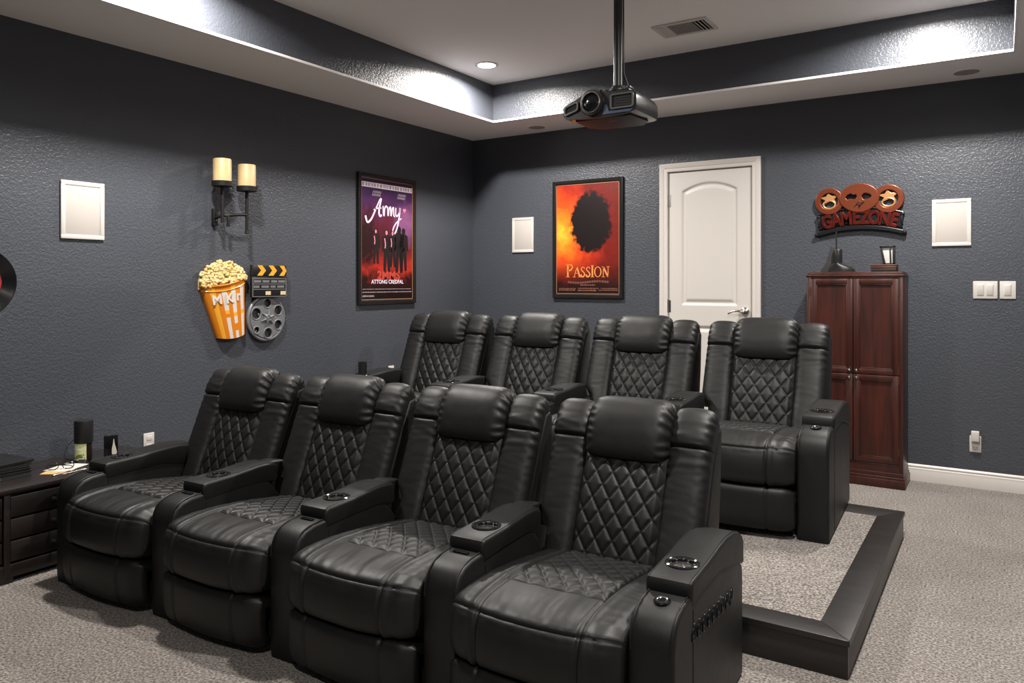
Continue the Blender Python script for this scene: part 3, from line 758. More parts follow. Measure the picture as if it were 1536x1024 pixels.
def poster(x, y, z, rz, w, h, pm, label, fw=.032):
    t = thing('framed_poster', (x, y, z), rz, label, 'poster', 'framed posters')
    pr = [(0, 0), (0, -.020), (.006, -.026), (.024, -.024), (fw, -.014), (fw, 0)]
    vs, fs = [], []; n = len(pr)
    for sx, sz in ((-1, -1), (1, -1), (1, 1), (-1, 1)):
        for a, b in pr: vs.append(V((sx*(w/2-a), b, sz*(h/2-a))))
    for k in range(4):
        for i in range(n): fs.append([k*n+i, k*n+(i+1) % n, ((k+1) % 4)*n+(i+1) % n, ((k+1) % 4)*n+i])
    mesh_obj('frame', [(vs, fs)], M['frame'], parent=t, smooth=30)
    iw, ih = w/2-fw, h/2-fw
    pc = mesh_obj('print', [box2((-iw, -.0112, -ih), (iw, -.001, ih))], pm, parent=t, smooth=0)
    g_ = .0045
    mesh_obj('gilt_line', [box2((-iw, -.0135, -ih), (iw, -.0105, -ih+g_)), box2((-iw, -.0135, ih-g_), (iw, -.0105, ih)), box2((-iw, -.0135, -ih), (-iw+g_, -.0105, ih)), box2((iw-g_, -.0135, -ih), (iw, -.0105, ih))], M['gold'], parent=t, smooth=0)
    return t, pc
def ink(name, parts, m, pc):
    return mesh_obj(name, [shift(p, (0, -.0112, 0)) for p in parts], m, parent=pc, smooth=0)
def dashes(x0, x1, z, h, depth=.0006, wmin=.006, wmax=.03):
    o, x = [], x0
    while x < x1-.004:
        w = min(random.uniform(wmin, wmax), x1-x); o.append(box2((x, -depth, z-h/2*random.uniform(.7, 1)), (x+w, 0, z+h/2*random.uniform(.7, 1)))); x += w+.004
    return o
# right poster: orange and dark, serif title
M['ink_gold'] = mat('amber_ink', lin(224, 142, 72), .5)
M['ink_dim'] = mat('dull_tan_ink', lin(132, 92, 74), .5)
t, pc = poster(1.103, 0, 1.564, 0, .612, .925, poster_material('fiery_print'), 'black framed orange and dark red poster lettered PASSION, hanging left of the white door')
def serif_word(x0, z0, H, word, depth):
    o = []; tk, tn = H*.155, H*.055
    def bar(x, a, b, w): o.append(box2((x-w/2, -depth, a), (x+w/2, 0, b)))
    def ser(x, z, w=.30): o.append(box2((x-H*w/2, -depth, z-tn/2), (x+H*w/2, 0, z+tn/2)))
    x = x0
    for i, ch in enumerate(word):
        h = H*1.28 if i == 0 else H; z = z0
        if ch == 'P':
            bar(x+.14*h, z, z+h, tk); ser(x+.14*h, z, .4); ser(x+.10*h, z+h, .25)
            o.append(ribbon([(x+.14*h, z+h*.97), (x+.36*h, z+h*.96), (x+.50*h, z+h*.77), (x+.36*h, z+h*.54), (x+.14*h, z+h*.50)], (tn, tk), depth)); x += .60*h
        elif ch == 'A':
            o.append(ribbon([(x+.05*h, z), (x+.33*h, z+h)], tn*1.2, depth, sm=False)); o.append(ribbon([(x+.33*h, z+h), (x+.62*h, z)], tk, depth, sm=False))
            o.append(ribbon([(x+.16*h, z+h*.36), (x+.50*h, z+h*.36)], tn, depth, sm=False)); ser(x+.06*h, z); ser(x+.62*h, z, .34); x += .68*h
        elif ch == 'S':
            o.append(ribbon([(x+.42*h, z+h*.80), (x+.34*h, z+h*.96), (x+.18*h, z+h*.96), (x+.08*h, z+h*.78), (x+.18*h, z+h*.60), (x+.34*h, z+h*.44), (x+.42*h, z+h*.24), (x+.28*h, z+h*.03), (x+.12*h, z+h*.05), (x+.05*h, z+h*.24)], (tn, tk), depth)); x += .52*h
        elif ch == 'I':
            bar(x+.14*h, z, z+h*1.14, tk); ser(x+.14*h, z, .36); ser(x+.14*h, z+h*1.14, .30); x += .30*h
        elif ch == 'O':
            o.append(curve_parts([circ(x+.37*h, z+.5*h, .36*h, 32, .52*h), circ(x+.37*h, z+.5*h, .25*h, 32, .46*h)], depth)); x += .78*h
        elif ch == 'N':
            bar(x+.12*h, z, z+h, tn*1.2); bar(x+.58*h, z, z+h, tn*1.2); o.append(ribbon([(x+.10*h, z+h), (x+.58*h, z)], tk, depth, sm=False)); ser(x+.12*h, z); ser(x+.08*h, z+h, .2); ser(x+.58*h, z+h); x += .68*h
    return o, x-x0
o, wd = serif_word(0, 0, .078, 'PASSION', .0008)
k = .375/wd
o = [xf(p, Matrix.Translation(V((-.186, 0, -.297))) @ Matrix.Diagonal(V((k, 1, 1, 1)))) for p in o]
ink('title_lettering', o, M['ink_gold'], pc)
o = []
x = -.17
while x < .17:
    w = random.uniform(.014, .024); zc = -.338+.006*math.sin(x*18)
    o.append(ribbon([(x, zc-.008), (x+w*.3, zc+.010), (x+w*.55, zc-.006), (x+w*.9, zc+.009)], .0035, .0006)); x += w+.004
o += dashes(-.06, .07, -.360, .008)
ink('subtitle_scrawl', o, M['ink_dim'], pc)
ink('credit_lines', dashes(-.25, -.10, -.388, .006)+dashes(-.08, .10, -.386, .006)+dashes(.12, .26, -.386, .006)+dashes(-.25, -.10, -.400, .008)+dashes(-.08, .08, -.402, .010)+dashes(.10, .26, -.399, .007), M['ink_dim'], pc)
# left poster: purple to red, handwritten Army
M['ink_white'] = mat('white_ink', lin(226, 208, 222), .5)
M['ink_grey'] = mat('grey_ink', lin(150, 138, 140), .5)
M['ink_pink'] = mat('pink_ink', lin(214, 120, 140), .5)
M['ink_red'] = mat('dull_red_ink', lin(176, 62, 48), .5)
M['ink_black'] = mat('black_ink', lin(16, 11, 14), .5)
t, pc = poster(0, -1.090, 1.536, 90, .622, .938, poster_material('dusky_print'), 'black framed purple and red poster with handwritten word Army on the left wall')
D = .0008
st = []
# A r m y as brush strokes (unit: metres in the print)
st.append(ribbon([(-.235, .165), (-.215, .120), (-.175, .145), (-.125, .225), (-.085, .292), (-.070, .300)], (.016, .010), D))
st.append(ribbon([(-.070, .302), (-.085, .250), (-.095, .200), (-.085, .172), (-.066, .180)], .015, D))
st.append(ribbon([(-.150, .212), (-.110, .226), (-.070, .232)], .009, D))
st.append(ribbon([(-.052, .248), (-.048, .190), (-.040, .178), (-.034, .232), (-.016, .250), (-.006, .236)], .011, D))
st.append(ribbon([(-.002, .246), (.002, .176), (.014, .228), (.030, .246), (.034, .178), (.048, .230), (.062, .246), (.064, .190), (.078, .178)], .011, D))
st.append(ribbon([(.088, .246), (.086, .196), (.102, .184), (.124, .208), (.136, .250)], .011, D))
st.append(ribbon([(.136, .250), (.124, .170), (.100, .090), (.070, .050), (.055, .078), (.090, .130), (.150, .170)], (.014, .008), D))
ink('title_script', st, M['ink_white'], pc)
hp = []
for k in range(30):
    a = 2*PI*k/30; hp.append((.185+.0011*16*math.sin(a)**3, .232+.0011*(13*math.cos(a)-5*math.cos(2*a)-2*math.cos(3*a)-math.cos(4*a))))
ink('heart', [curve_parts([hp], D)], M['ink_pink'], pc)
ink('banner', [box2((-.278, -.0006, .372), (.278, 0, .408))], M['ink_white'], pc)
o = []; x = -.268
while x < .262:
    w = random.uniform(.008, .022); o.append(box2((x, -.0012, .378), (x+w, 0, .402))); x += w+random.uniform(.006, .016)
ink('banner_lettering', o, M['ink_grey'], pc)
o = []
for cx in (-.12, .15):
    o = []
    for r in range(2):
        x = cx-.045+r*.008
        while x < cx+.045: o.append(ribbon([(x, .312+r*.022), (x+.006, .330+r*.022), (x+.012, .314+r*.022)], .0035, .0006)); x += .015
    ink('small_scrawl', o, M['ink_grey'], pc)

# anonymous figures standing in a line
o, o2 = [], []
for cx, zb, hh in ((-.125, -.175, .25), (-.010, -.235, .31), (.055, -.20, .27), (.125, -.240, .345), (.175, -.225, .32)):
    r = hh*.068; zt = zb+hh
    o.append(curve_parts([circ(cx, zt-r, r*.9, 16, r*1.15)], D))
    o.append(curve_parts([[(cx-r*2.1, zt-r*2.5), (cx-r*.6, zt-r*1.9), (cx+r*.6, zt-r*1.9), (cx+r*2.1, zt-r*2.6), (cx+r*2.5, zt-hh*.52), (cx+r*1.8, zt-hh*.54), (cx+r*1.5, zt-hh*.46), (cx+r*1.7, zb), (cx+r*.5, zb), (cx, zb+hh*.40), (cx-r*.6, zb), (cx-r*1.8, zb), (cx-r*1.5, zt-hh*.46), (cx-r*1.9, zt-hh*.54), (cx-r*2.5, zt-hh*.50)]], D))
    if cx < .1:
        o2.append([shift(curve_parts([circ(cx-r*.2, zt-r*1.05, r*.55, 12, r*.8)], .0004), (0, -D, 0)), shift(ribbon([(cx-r*1.2, zt-r*3), (cx-r*.8, zt-r*5), (cx-r*1.0, zt-r*6.5)], r*.5, .0004), (0, -D, 0))])
ink('figure_group', o, M['ink_black'], pc); [ink('figure_highlight', q, M['ink_pink'], pc) for q in o2]
ink('large_letters', [text_part('2MMS', .085, D, .01, -.262, 0, .003, 1.15)], M['ink_red'], pc)
ink('white_letters', [text_part('ATTONG CREDFAL', .040, D, .0, -.308, 0, .0008, 1.0)], M['ink_white'], pc)
ink('credit_lines', dashes(-.265, .265, -.360, .005)+dashes(-.265, .265, -.382, .007)+dashes(-.265, -.14, -.410, .014), M['ink_grey'], pc)

# ------------------------------------------------------------------ sconce with two candles
sc_ = thing('candle_sconce', (0, -2.50, 1.60), 90, 'black iron double wall sconce holding two cream pillar candles', 'wall sconce')
def cy(x, y): return (x, y)
yc = -.09
P1 = -.065; P2 = .103          # stem positions along the wall
ir = [box((-.058, -.011, .0), (.030, .022, .100), .004)]
mesh_obj('wall_plate', ir+[lathe([(.007, 0), (.007, .008), (0, .010)], 12, 'Y', (-.058, -.020, .022)), lathe([(.007, 0), (.007, .008), (0, .010)], 12, 'Y', (-.058, -.020, -.022))], M['iron'], parent=sc_)
mesh_obj('arm', [tube([(-.058, -.015, .012), (-.045, -.050, .008), (-.02, -.080, .010), (.03, yc, .016), (P2, yc, .022)], .0085, 10), tube([(-.058, -.018, -.005), (P1, -.06, .0), (P1, yc, .0)], .0085, 10),
    tube([(-.02, -.080, .010), (-.018, -.082, -.022), (-.018, -.080, -.055)], .0085, 10, radii=[.008, .0095, .010])], M['iron'], parent=sc_)
mesh_obj('stem', [tube([(P1, yc, -.035), (P1, yc, .180)], .0095, 12)], M['iron'], parent=sc_)
mesh_obj('stem', [tube([(P2, yc, -.075), (P2, yc, .165)], .0095, 12), lathe([(0, -.092), (.013, -.088), (.011, -.070), (0, -.068)], 14, 'Z', (P2, yc, 0))], M['iron'], parent=sc_)
for px0, zb in ((P1, .172), (P2, .160)):
    mesh_obj('candle_cup', [lathe([(0, zb-.003), (.040, zb-.003), (.057, zb), (.058, zb+.028), (.053, zb+.028), (.052, zb+.008), (0, zb+.008)], 36, 'Z', (px0, yc, 0))], M['iron'], parent=sc_)
    cn = mesh_obj('candle', [lathe([(0, zb+.009), (.0505, zb+.009), (.0505, zb+.150), (.048, zb+.155), (.042, zb+.154), (.030, zb+.148), (0, zb+.146)], 36, 'Z', (px0, yc, 0))], M['candle'], parent=sc_)
    cn['label'] = 'cream pillar candle'
    mesh_obj('wick', [tube([(px0, yc, zb+.145), (px0+.002, yc, zb+.158)], .0012, 6)], M['black_matte'], parent=cn)

# ------------------------------------------------------------------ popcorn, clapperboard and reel on the left wall
pp = thing('popcorn_plaque', (0, -2.50, 1.08), 90, 'wall plaque of an orange striped popcorn bucket heaped with popcorn', 'wall decoration', 'cinema wall decorations')
TLx, TLz, TRx, TRz = -.158, .124, .143, .183
BLx, BLz, BRx, BRz = -.045, -.177, .144, -.157
M['bk_orange'] = mat('orange_paint', lin(214, 124, 22), .35, coat=.3); M['bk_white'] = mat('white_paint', lin(214, 206, 196), .4); M['bk_yellow'] = mat('yellow_paint', lin(238, 168, 48), .35, coat=.3)
def bucket():
    nu, nv = 56, 30; mi = []
    def pos(u, v, k):
        bx, bz = BLx+(BRx-BLx)*u, BLz+(BRz-BLz)*u; tx, tz = TLx+(TRx-TLx)*u, TLz+(TRz-TLz)*u
        sag = -.018*4*u*(1-u)
        return (bx+(tx-bx)*v, -k*(.012+.052*math.sqrt(max(0, 1-(2*u-1)**2))*(.8+.2*v)), bz+(tz-bz)*v+sag*(.75+.4*v))
    p = slab(lambda u, v: pos(u, v, 1), lambda u, v: pos(u, v, 0), nu, nv)
    rnd = random.Random(4)
    cols = {0: 'o', 1: 'y', 2: 'o', 3: 'w', 4: 'o', 5: 'w', 6: 'o', 7: 'w', 8: 'o'}
    blocks = {(c, r): ('w' if rnd.random() < .62 else ('y' if rnd.random() < .55 else 'o')) for c in (3, 5, 7) for r in range(15)}
    idx = {'o': 0, 'w': 1, 'y': 2}
    for j in range(nv):
        for i in range(nu):
            u, v = (i+.5)/nu, (j+.5)/nv
            c = min(8, int(u*9)); q = cols[c]
            if q == 'w': q = blocks[(c, int(v*15))] if v < .55 else 'w'
            if v > .90: q = 'y' if c in (1, 5) else 'o'
            mi += [idx[q], 0]
    mi += [0]*(2*nu+2*nv)
    return (p[0], p[1], mi), pos
bp_, bpos = bucket()
bo = mesh_obj('bucket', [bp_], [M['bk_orange'], M['bk_white'], M['bk_yellow']], parent=pp)
rim = [V(bpos(i/30, 1, 1))+V((0, -.002, 0)) for i in range(31)]
mesh_obj('bucket_rim', [tube(rim, .006, 8)], M['bk_orange'], parent=bo)
rim = [V(bpos(i/30, .90, 1))+V((0, -.001, 0)) for i in range(31)]
mesh_obj('bucket_band', [tube(rim, .0032, 6)], M['bk_yellow'], parent=bo)
# raised letters MKr across the bucket and a column of small blocks of lettering low on the right
lt = []
for ch, xx, sz in (('M', -.058, .076), ('K', .010, .076), ('r', .066, .080)):
    q = V(bpos((xx+.110)/.245, .74, 1)); q2 = V(bpos((xx+.120)/.245, .74, 1))
    lt.append(xf(text_part(ch, sz, .006, 0, 0, 0, .002), Matrix.Translation(q+V((0, .002, 0))) @ Matrix.Rotation(math.atan2(q2.y-q.y, q2.x-q.x), 4, 'Z') @ Matrix.Rotation(R(-8), 4, 'Y')))
mesh_obj('raised_letters', lt, M['bk_white'], parent=bo, smooth=0)
M['popcorn'] = mat('popcorn', lin(224, 208, 158), .6, var=(30, .2, lin(206, 170, 92)))
def blob(c, r, rnd):
    bm = bmesh.new()
    for k in range(5):
        d = V((rnd.uniform(-1, 1), rnd.uniform(-1, .6), rnd.uniform(-1, 1))).normalized()*r*.62 if k else V((0, 0, 0))
        bmesh.ops.create_icosphere(bm, subdivisions=2, radius=r*rnd.uniform(.48, .72), matrix=Matrix.Translation(V(c)+d))
    return bm2part(bm)
rnd = random.Random(11); pc_ = []
for k in range(230):
    u = rnd.random(); top = .14+.155*math.sin(PI*min(1, max(0, (u*1.06-.03))))**.8+.03*u
    x = TLx+(TRx-TLx)*u*1.0; z0 = TLz+(TRz-TLz)*u-.012; zt = max(z0+.012, .118+.150*math.sqrt(max(0, 1-((x+.012)/.162)**2)))
    z = z0+(zt-z0)*rnd.random()**.85; z = max(z, z0-.004)
    dep = .018+.040*math.sqrt(max(0, 1-(2*u-1)**2))*(1-.65*max(0, (z-z0)/max(.02, zt-z0)))
    pc_.append(blob((x, -dep, z), rnd.uniform(.010, .016), rnd))
def heap_f(u, v):
    x = TLx+(TRx-TLx)*u; z0 = TLz+(TRz-TLz)*u-.02; zt = max(z0+.005, .110+.140*math.sqrt(max(0, 1-((x+.012)/.155)**2)))
    return x, z0+(zt-z0)*v
pc_.append(slab(lambda u, v: (heap_f(u, v)[0], -.006-.034*math.sqrt(max(0, 1-(2*u-1)**2))*(1-.7*v), heap_f(u, v)[1]), lambda u, v: (heap_f(u, v)[0], 0, heap_f(u, v)[1]), 20, 8))
ko = mesh_obj('popcorn_heap', pc_, M['popcorn'], parent=pp, smooth=60)
# clapperboard
cb = thing('clapperboard', (.034, -2.204, 1.235), 90, 'black clapperboard wall plaque with orange chevrons above the film reel', 'wall decoration', 'cinema wall decorations')
w2, h0, h1 = .129, -.100, .025
M['cb_grey'] = mat('grey_lettering', lin(120, 120, 122), .5); M['cb_cream'] = mat('cream_lettering', lin(224, 204, 160), .5)
M['cb_black'] = mat('plaque_black', (.012, .012, .013), .35)
mesh_obj('slate_board', [box2((-w2, -.022, h0), (w2, 0, h1), .003), box2((-.10, -.002, h0+.055), (.10, .036, h1+.04))], M['cb_black'], parent=cb)
ln = []
for z in (h0+.004, h0+.048, h0+.080, h1-.012): ln.append(box2((-w2+.004, -.0245, z-.0016), (w2-.004, -.020, z+.0016)))
for sx in (-1, 1): ln.append(box2((sx*(w2-.004)-.0016, -.0245, h0+.003), (sx*(w2-.004)+.0016, -.020, h1-.010)))
mesh_obj('white_rules', ln, M['cb_grey'], parent=cb, smooth=0)
tx = []
for z, segs in ((h0+.096, ((-.115, -.066), (-.052, -.004), (.012, .055), (.066, .118))), (h0+.064, ((-.118, -.078), (-.060, -.006), (.008, .044), (.058, .112)))):
    for a, b in segs:
        x = a
        while x < b: q = random.uniform(.005, .011); tx.append(box2((x, -.0238, z-.007), (min(b, x+q), -.021, z+.007))); x += q+.0025
mesh_obj('grey_text', tx, M['cb_grey'], parent=cb, smooth=0)
tx = []
for a, b in ((-.030, .008), (.084, .122)):
    tx = []
    x = a
    while x < b: q = random.uniform(.007, .012); tx.append(box2((x, -.0238, h0+.014), (min(b, x+q), -.021, h0+.036))); x += q+.0025
    mesh_obj('cream_text', tx, M['cb_cream'], parent=cb, smooth=0)
ck = mesh_obj('clap_stick', [xf(box2((-w2, -.024, 0), (w2, 0, .068), .003), Matrix.Translation(V((0, 0, h1+.003))))], M['cb_black'], parent=cb)
ch = []
for k in range(3):
    x0 = -.070+k*.083; zb, zm, zt = h1+.006, h1+.037, h1+.068
    ch.append(extrude_poly([(x0-.024, zb), (x0+.012, zb), (x0+.040, zm), (x0+.012, zt), (x0-.024, zt), (x0+.004, zm)], -.0262, -.022, 'Y'))
co = mesh_obj('chevrons', [( [V((min(w2-.002, v.x), v.y, v.z)) for v in p[0]], p[1]) for p in ch], M['bk_yellow'], parent=ck, smooth=0)
# film reel
fr = thing('film_reel', (0, -2.201, 1.006), 90, 'grey film reel wall plaque with round openings beside the popcorn bucket', 'wall decoration', 'cinema wall decorations')
M['reel'] = mat('grey_metal_paint', lin(128, 129, 132), .38, .35, bump=(60, .08, .002))
M['reel_dark'] = mat('dark_grey_recess', lin(74, 75, 78), .55, .2)
RR = .133
holes = [(0, .092, .034), (.082, .046, .037), (.082, -.044, .036), (.006, -.092, .038), (-.080, -.070, .026), (-.082, .030, .042)]
sk = lambda pts: [(x, z) for x, z in pts]
mesh_obj('front_disc', [shift(curve_parts([circ(0, 0, RR-.012, 64)]+[circ(x, z, r*.86, 28) for x, z, r in holes], .008, .002), (0, -.020, 0))], M['reel'], parent=fr, smooth=35)
mesh_obj('back_disc', [lathe([(0, .008), (RR-.01, .008), (RR-.004, .0), (0, 0)], 64, 'Y')], M['reel_dark'], parent=fr)
ro = [tube([(RR*math.cos(2*PI*k/64), -.020, RR*math.sin(2*PI*k/64)) for k in range(64)], .0105, 10, closed=True), lathe([(RR, 0), (RR, .016), (RR-.012, .018), (RR-.012, 0)], 64, 'Y')]
for x, z, r in holes: ro.append(tube([(x+r*.86*math.cos(2*PI*k/28), -.031, z+r*.86*math.sin(2*PI*k/28)) for k in range(28)], .0042, 8, closed=True))
mesh_obj('rim', ro, M['reel'], parent=fr)
hb = [lathe([(.026, 0), (.026, .036), (.020, .040), (0, .042)], 28, 'Y')]
for k in range(6):
    a = k*PI/3+.35; hb.append(tube([(.016*math.cos(a), -.040, .016*math.sin(a)), (.050*math.cos(a), -.034, .050*math.sin(a))], .0055, 8, radii=[.0075, .003]))
mesh_obj('hub', hb, M['reel'], parent=fr)
mesh_obj('film_glints', [lathe([(.011, 0), (.010, .006), (0, .009)], 16, 'Y', (-.050, -.012, .022)), lathe([(.010, 0), (.009, .006), (0, .008)], 16, 'Y', (-.070, -.010, -.078))], M['nickel'], parent=fr)

# ------------------------------------------------------------------ vinyl record at the left edge
vr = thing('vinyl_record', (0, -3.755, 1.227), 90, 'black vinyl record with red label hung on the left wall', 'record')
pr = [(.0, .004), (.050, .004)]
for k in range(24):
    r = .054+k*.0041; pr += [(r, .0055), (r+.002, .0062), (r+.0030, .0048)]
pr += [(.154, .006), (.156, .003), (.154, 0), (0, 0)]
mesh_obj('disc', [lathe(pr, 96, 'Y')], mat('vinyl', (.006, .006, .0065), .22), parent=vr)
lb = mesh_obj('label_sticker', [lathe([(0, .0068), (.0905, .0068), (.0915, .0045)], 64, 'Y')], mat('red_label', lin(150, 28, 30), .5, var=(26, .06, lin(90, 14, 18))), parent=vr); lb['label'] = 'red paper label'
mesh_obj('spindle_cap', [lathe([(.007, .006), (.006, .010), (0, .011)], 16, 'Y')], M['nickel'], parent=vr)

# ------------------------------------------------------------------ GAMEZONE sign
gs = thing('game_zone_sign', (3.055, 0, 1.70), 0, 'copper wall sign lettered GAMEZONE with mask between two star rings, above the cabinet', 'wall sign')
M['copper'] = mat('copper_paint', lin(126, 62, 38), .32, .45, bump=(30, .1, .002), coat=.3)
M['copper_dk'] = mat('dark_copper_edge', lin(52, 28, 22), .4, .3)
M['redcopper'] = mat('red_copper_letters', lin(122, 40, 27), .25, .5, coat=.4, var=(24, .25, lin(84, 22, 16)))
M['tan_star'] = mat('tan_gold_star', lin(190, 140, 92), .35, .3)
M['gunmetal'] = mat('gunmetal', lin(46, 46, 50), .32, .7)
mask = []
for k in range(60):
    a = 2*PI*k/60; x = .112*math.cos(a); z = .064+.088*math.sin(a)
    if z < .025: x *= .86+.14*((z+.024)/.049 if z > -.024 else 0)
    mask.append((x, z))
eyeL = [(-.047+1.25*(a+.047), .072+1.35*(b-.072)) for a, b in [(-.080, .070), (-.066, .086), (-.048, .092), (-.036, .084), (-.022, .088), (-.014, .070), (-.028, .056), (-.050, .060), (-.066, .054)]]
eyeR = [(.043+1.2*(p.x-.043), .072+1.35*(p.y-.072)) for p in resample([(.014, .074), (.030, .090), (.056, .086), (.072, .070), (.052, .056), (.026, .056), (.014, .074)], 30)[0]][:-1]
mk = mesh_obj('mask', [shift(curve_parts([mask, eyeL, eyeR], .014, .006, res=3), (0, -.012, 0)), shift(curve_parts([circ(0, .040, .007, 14)], .004, .001), (0, -.036, 0))], M['copper'], parent=gs, smooth=60)
mesh_obj('mask_edge', [curve_parts([[(x*1.05, .064+(z-.064)*1.05) for x, z in mask], eyeL, eyeR], .016)], M['copper_dk'], parent=mk, smooth=40)
mesh_obj('dark_eye', [curve_parts([eyeL], .006)], mat('blue_black_enamel', lin(24, 32, 52), .3), parent=mk, smooth=30)
def ring(cx, cz, R_, r_):
    rg = mesh_obj('ring', [shift(curve_parts([circ(cx, cz, R_, 56), circ(cx, cz, r_, 48)], .012, .005, res=3), (0, -.010, 0))], M['copper'], parent=gs, smooth=60)
    mesh_obj('ring_edge', [curve_parts([circ(cx, cz, R_*1.06, 56), circ(cx, cz, r_*.96, 48)], .014)], M['copper_dk'], parent=rg, smooth=40)
    st = []
    for k in range(10):
        a = PI/2+k*PI/5+.12; q = r_*.92 if k % 2 == 0 else r_*.46; st.append((cx+q*math.cos(a), cz+.018+q*.62*math.sin(a)))
    sr = mesh_obj('star', [shift(curve_parts([st], .008, .003), (0, -.010, 0))], M['tan_star'], parent=rg, smooth=40)
    mesh_obj('star_oval', [tube([(cx+.036*math.cos(2*PI*k/30), -.020, cz-.022+.026*math.sin(2*PI*k/30)) for k in range(30)], .006, 8, closed=True)], M['tan_star'], parent=sr)
ring(-.180, .052, .082, .058); ring(.168, .050, .084, .060)
# arched banner
def arc_z(x, top): return top-.040*(x/.255)**2
nb = 40; bt = []
up = [(-.250+.5*i/nb, arc_z(-.250+.5*i/nb, -.004)) for i in range(nb+1)]; lo = [(-.245+.49*i/nb, arc_z(-.245+.49*i/nb, -.094)) for i in range(nb+1)]
bn = mesh_obj('banner', [curve_parts([up+lo[::-1]], .018, .002)], M['gunmetal'], parent=gs, smooth=40)
mesh_obj('banner_rods', [tube([(x, -.026, z+.004) for x, z in up], .0055, 8), tube([(-.030, -.036, .004), (-.010, -.040, .028), (.004, -.040, .008), (.020, -.040, .030), (.030, -.040, .036)], .0032, 6), tube([(0, -.036, -.004), (.004, -.040, .022), (.012, -.040, .040)], .003, 6)], M['gunmetal'], parent=bn)
lo2 = [(-.258+.516*i/nb, arc_z(-.258+.516*i/nb, -.114)) for i in range(nb+1)]
lw = [(x, z-.020) for x, z in lo2]
bb_ = mesh_obj('lower_bar', [curve_parts([lo2+lw[::-1]], .026, .003)], M['gunmetal'], parent=gs, smooth=40)
for sx in (-1, 1):
    mesh_obj('finial', [lathe([(.0, .0), (.013, .002), (.013, .030), (.009, .036), (0, .038)], 16, 'Y', (sx*.257, 0, arc_z(.257, -.123))), lathe([(.0, .0), (.011, .002), (.011, .028), (0, .032)], 14, 'Y', (sx*.247, 0, arc_z(.247, -.010))), box((sx*.243, -.014, arc_z(.245, -.05)), (.012, .028, .060), .003)], M['gunmetal'], parent=bb_)
lt = []
W_ = {'G': .058, 'A': .056, 'M': .066, 'E': .050, 'Z': .052, 'O': .060, 'N': .058}
x = -.222
for ch_ in 'GAMEZONE':
    w = W_[ch_]; xc = x+w/2; x += w*.985+.0005
    rot = math.atan(-2*.040*xc/.255**2)
    lt.append(xf(text_part(ch_, .118, .010, 0, 0, 0, .0035, .74, bev=.0018), Matrix.Translation(V((xc, -.020, arc_z(xc, -.064)))) @ Matrix.Rotation(-rot, 4, 'Y')))
mesh_obj('raised_letters', lt, M['redcopper'], parent=bn, smooth=40)

# ------------------------------------------------------------------ cherry cabinet
cx0, cx1, cyf, chh = 2.788, 3.332, -.288, 1.290
cw = thing('wood_cabinet', (3.06, -.145, 0), 0, 'tall reddish cherry wood cabinet with four panelled doors against the back wall', 'cabinet')
ox, oy = 3.06, -.145
def cb2(a, b, bev=.003, **k): return box2((a[0]-ox, a[1]-oy, a[2]), (b[0]-ox, b[1]-oy, b[2]), bev, **k)
mesh_obj('carcass', [cb2((cx0, cyf+.018, .05), (cx0+.018, -.017, chh-.03)), cb2((cx1-.018, cyf+.018, .05), (cx1, -.017, chh-.03)), cb2((cx0+.01, -.03, .05), (cx1-.01, -.018, chh-.03)), cb2((cx0+.01, cyf+.03, .08), (cx1-.01, -.02, .10)), cb2((cx0+.01, cyf+.03, .64), (cx1-.01, -.02, .66)), cb2((cx0+.01, cyf+.03, chh-.06), (cx1-.01, -.02, chh-.03)),
    cb2((cx0, cyf, .09), (cx0+.026, cyf+.02, chh-.03), .004), cb2((cx1-.026, cyf, .09), (cx1, cyf+.02, chh-.03), .004), cb2((cx0+.02, cyf+.001, chh-.046), (cx1-.02, cyf+.02, chh-.028)), cb2((cx0+.02, cyf+.001, .08), (cx1-.02, cyf+.02, .140))], M['cherry'], parent=cw)
mesh_obj('cornice', [cb2((cx0-.004, cyf-.006, chh-.032), (cx1+.004, -.016, chh-.016), .005), cb2((cx0+.004, cyf+.004, chh-.018), (cx1-.004, -.016, chh-.006), .004), cb2((cx0+.010, cyf+.010, chh-.008), (cx1-.010, -.016, chh), .003)], M['cherry'], parent=cw, smooth=30)
mesh_obj('plinth', [cb2((cx0-.012, cyf-.012, 0), (cx1+.012, -.016, .052), .004), cb2((cx0-.007, cyf-.007, .050), (cx1+.007, -.016, .068), .006), cb2((cx0-.002, cyf-.002, .066), (cx1+.002, -.016, .092), .004)], M['cherry'], parent=cw, smooth=30)
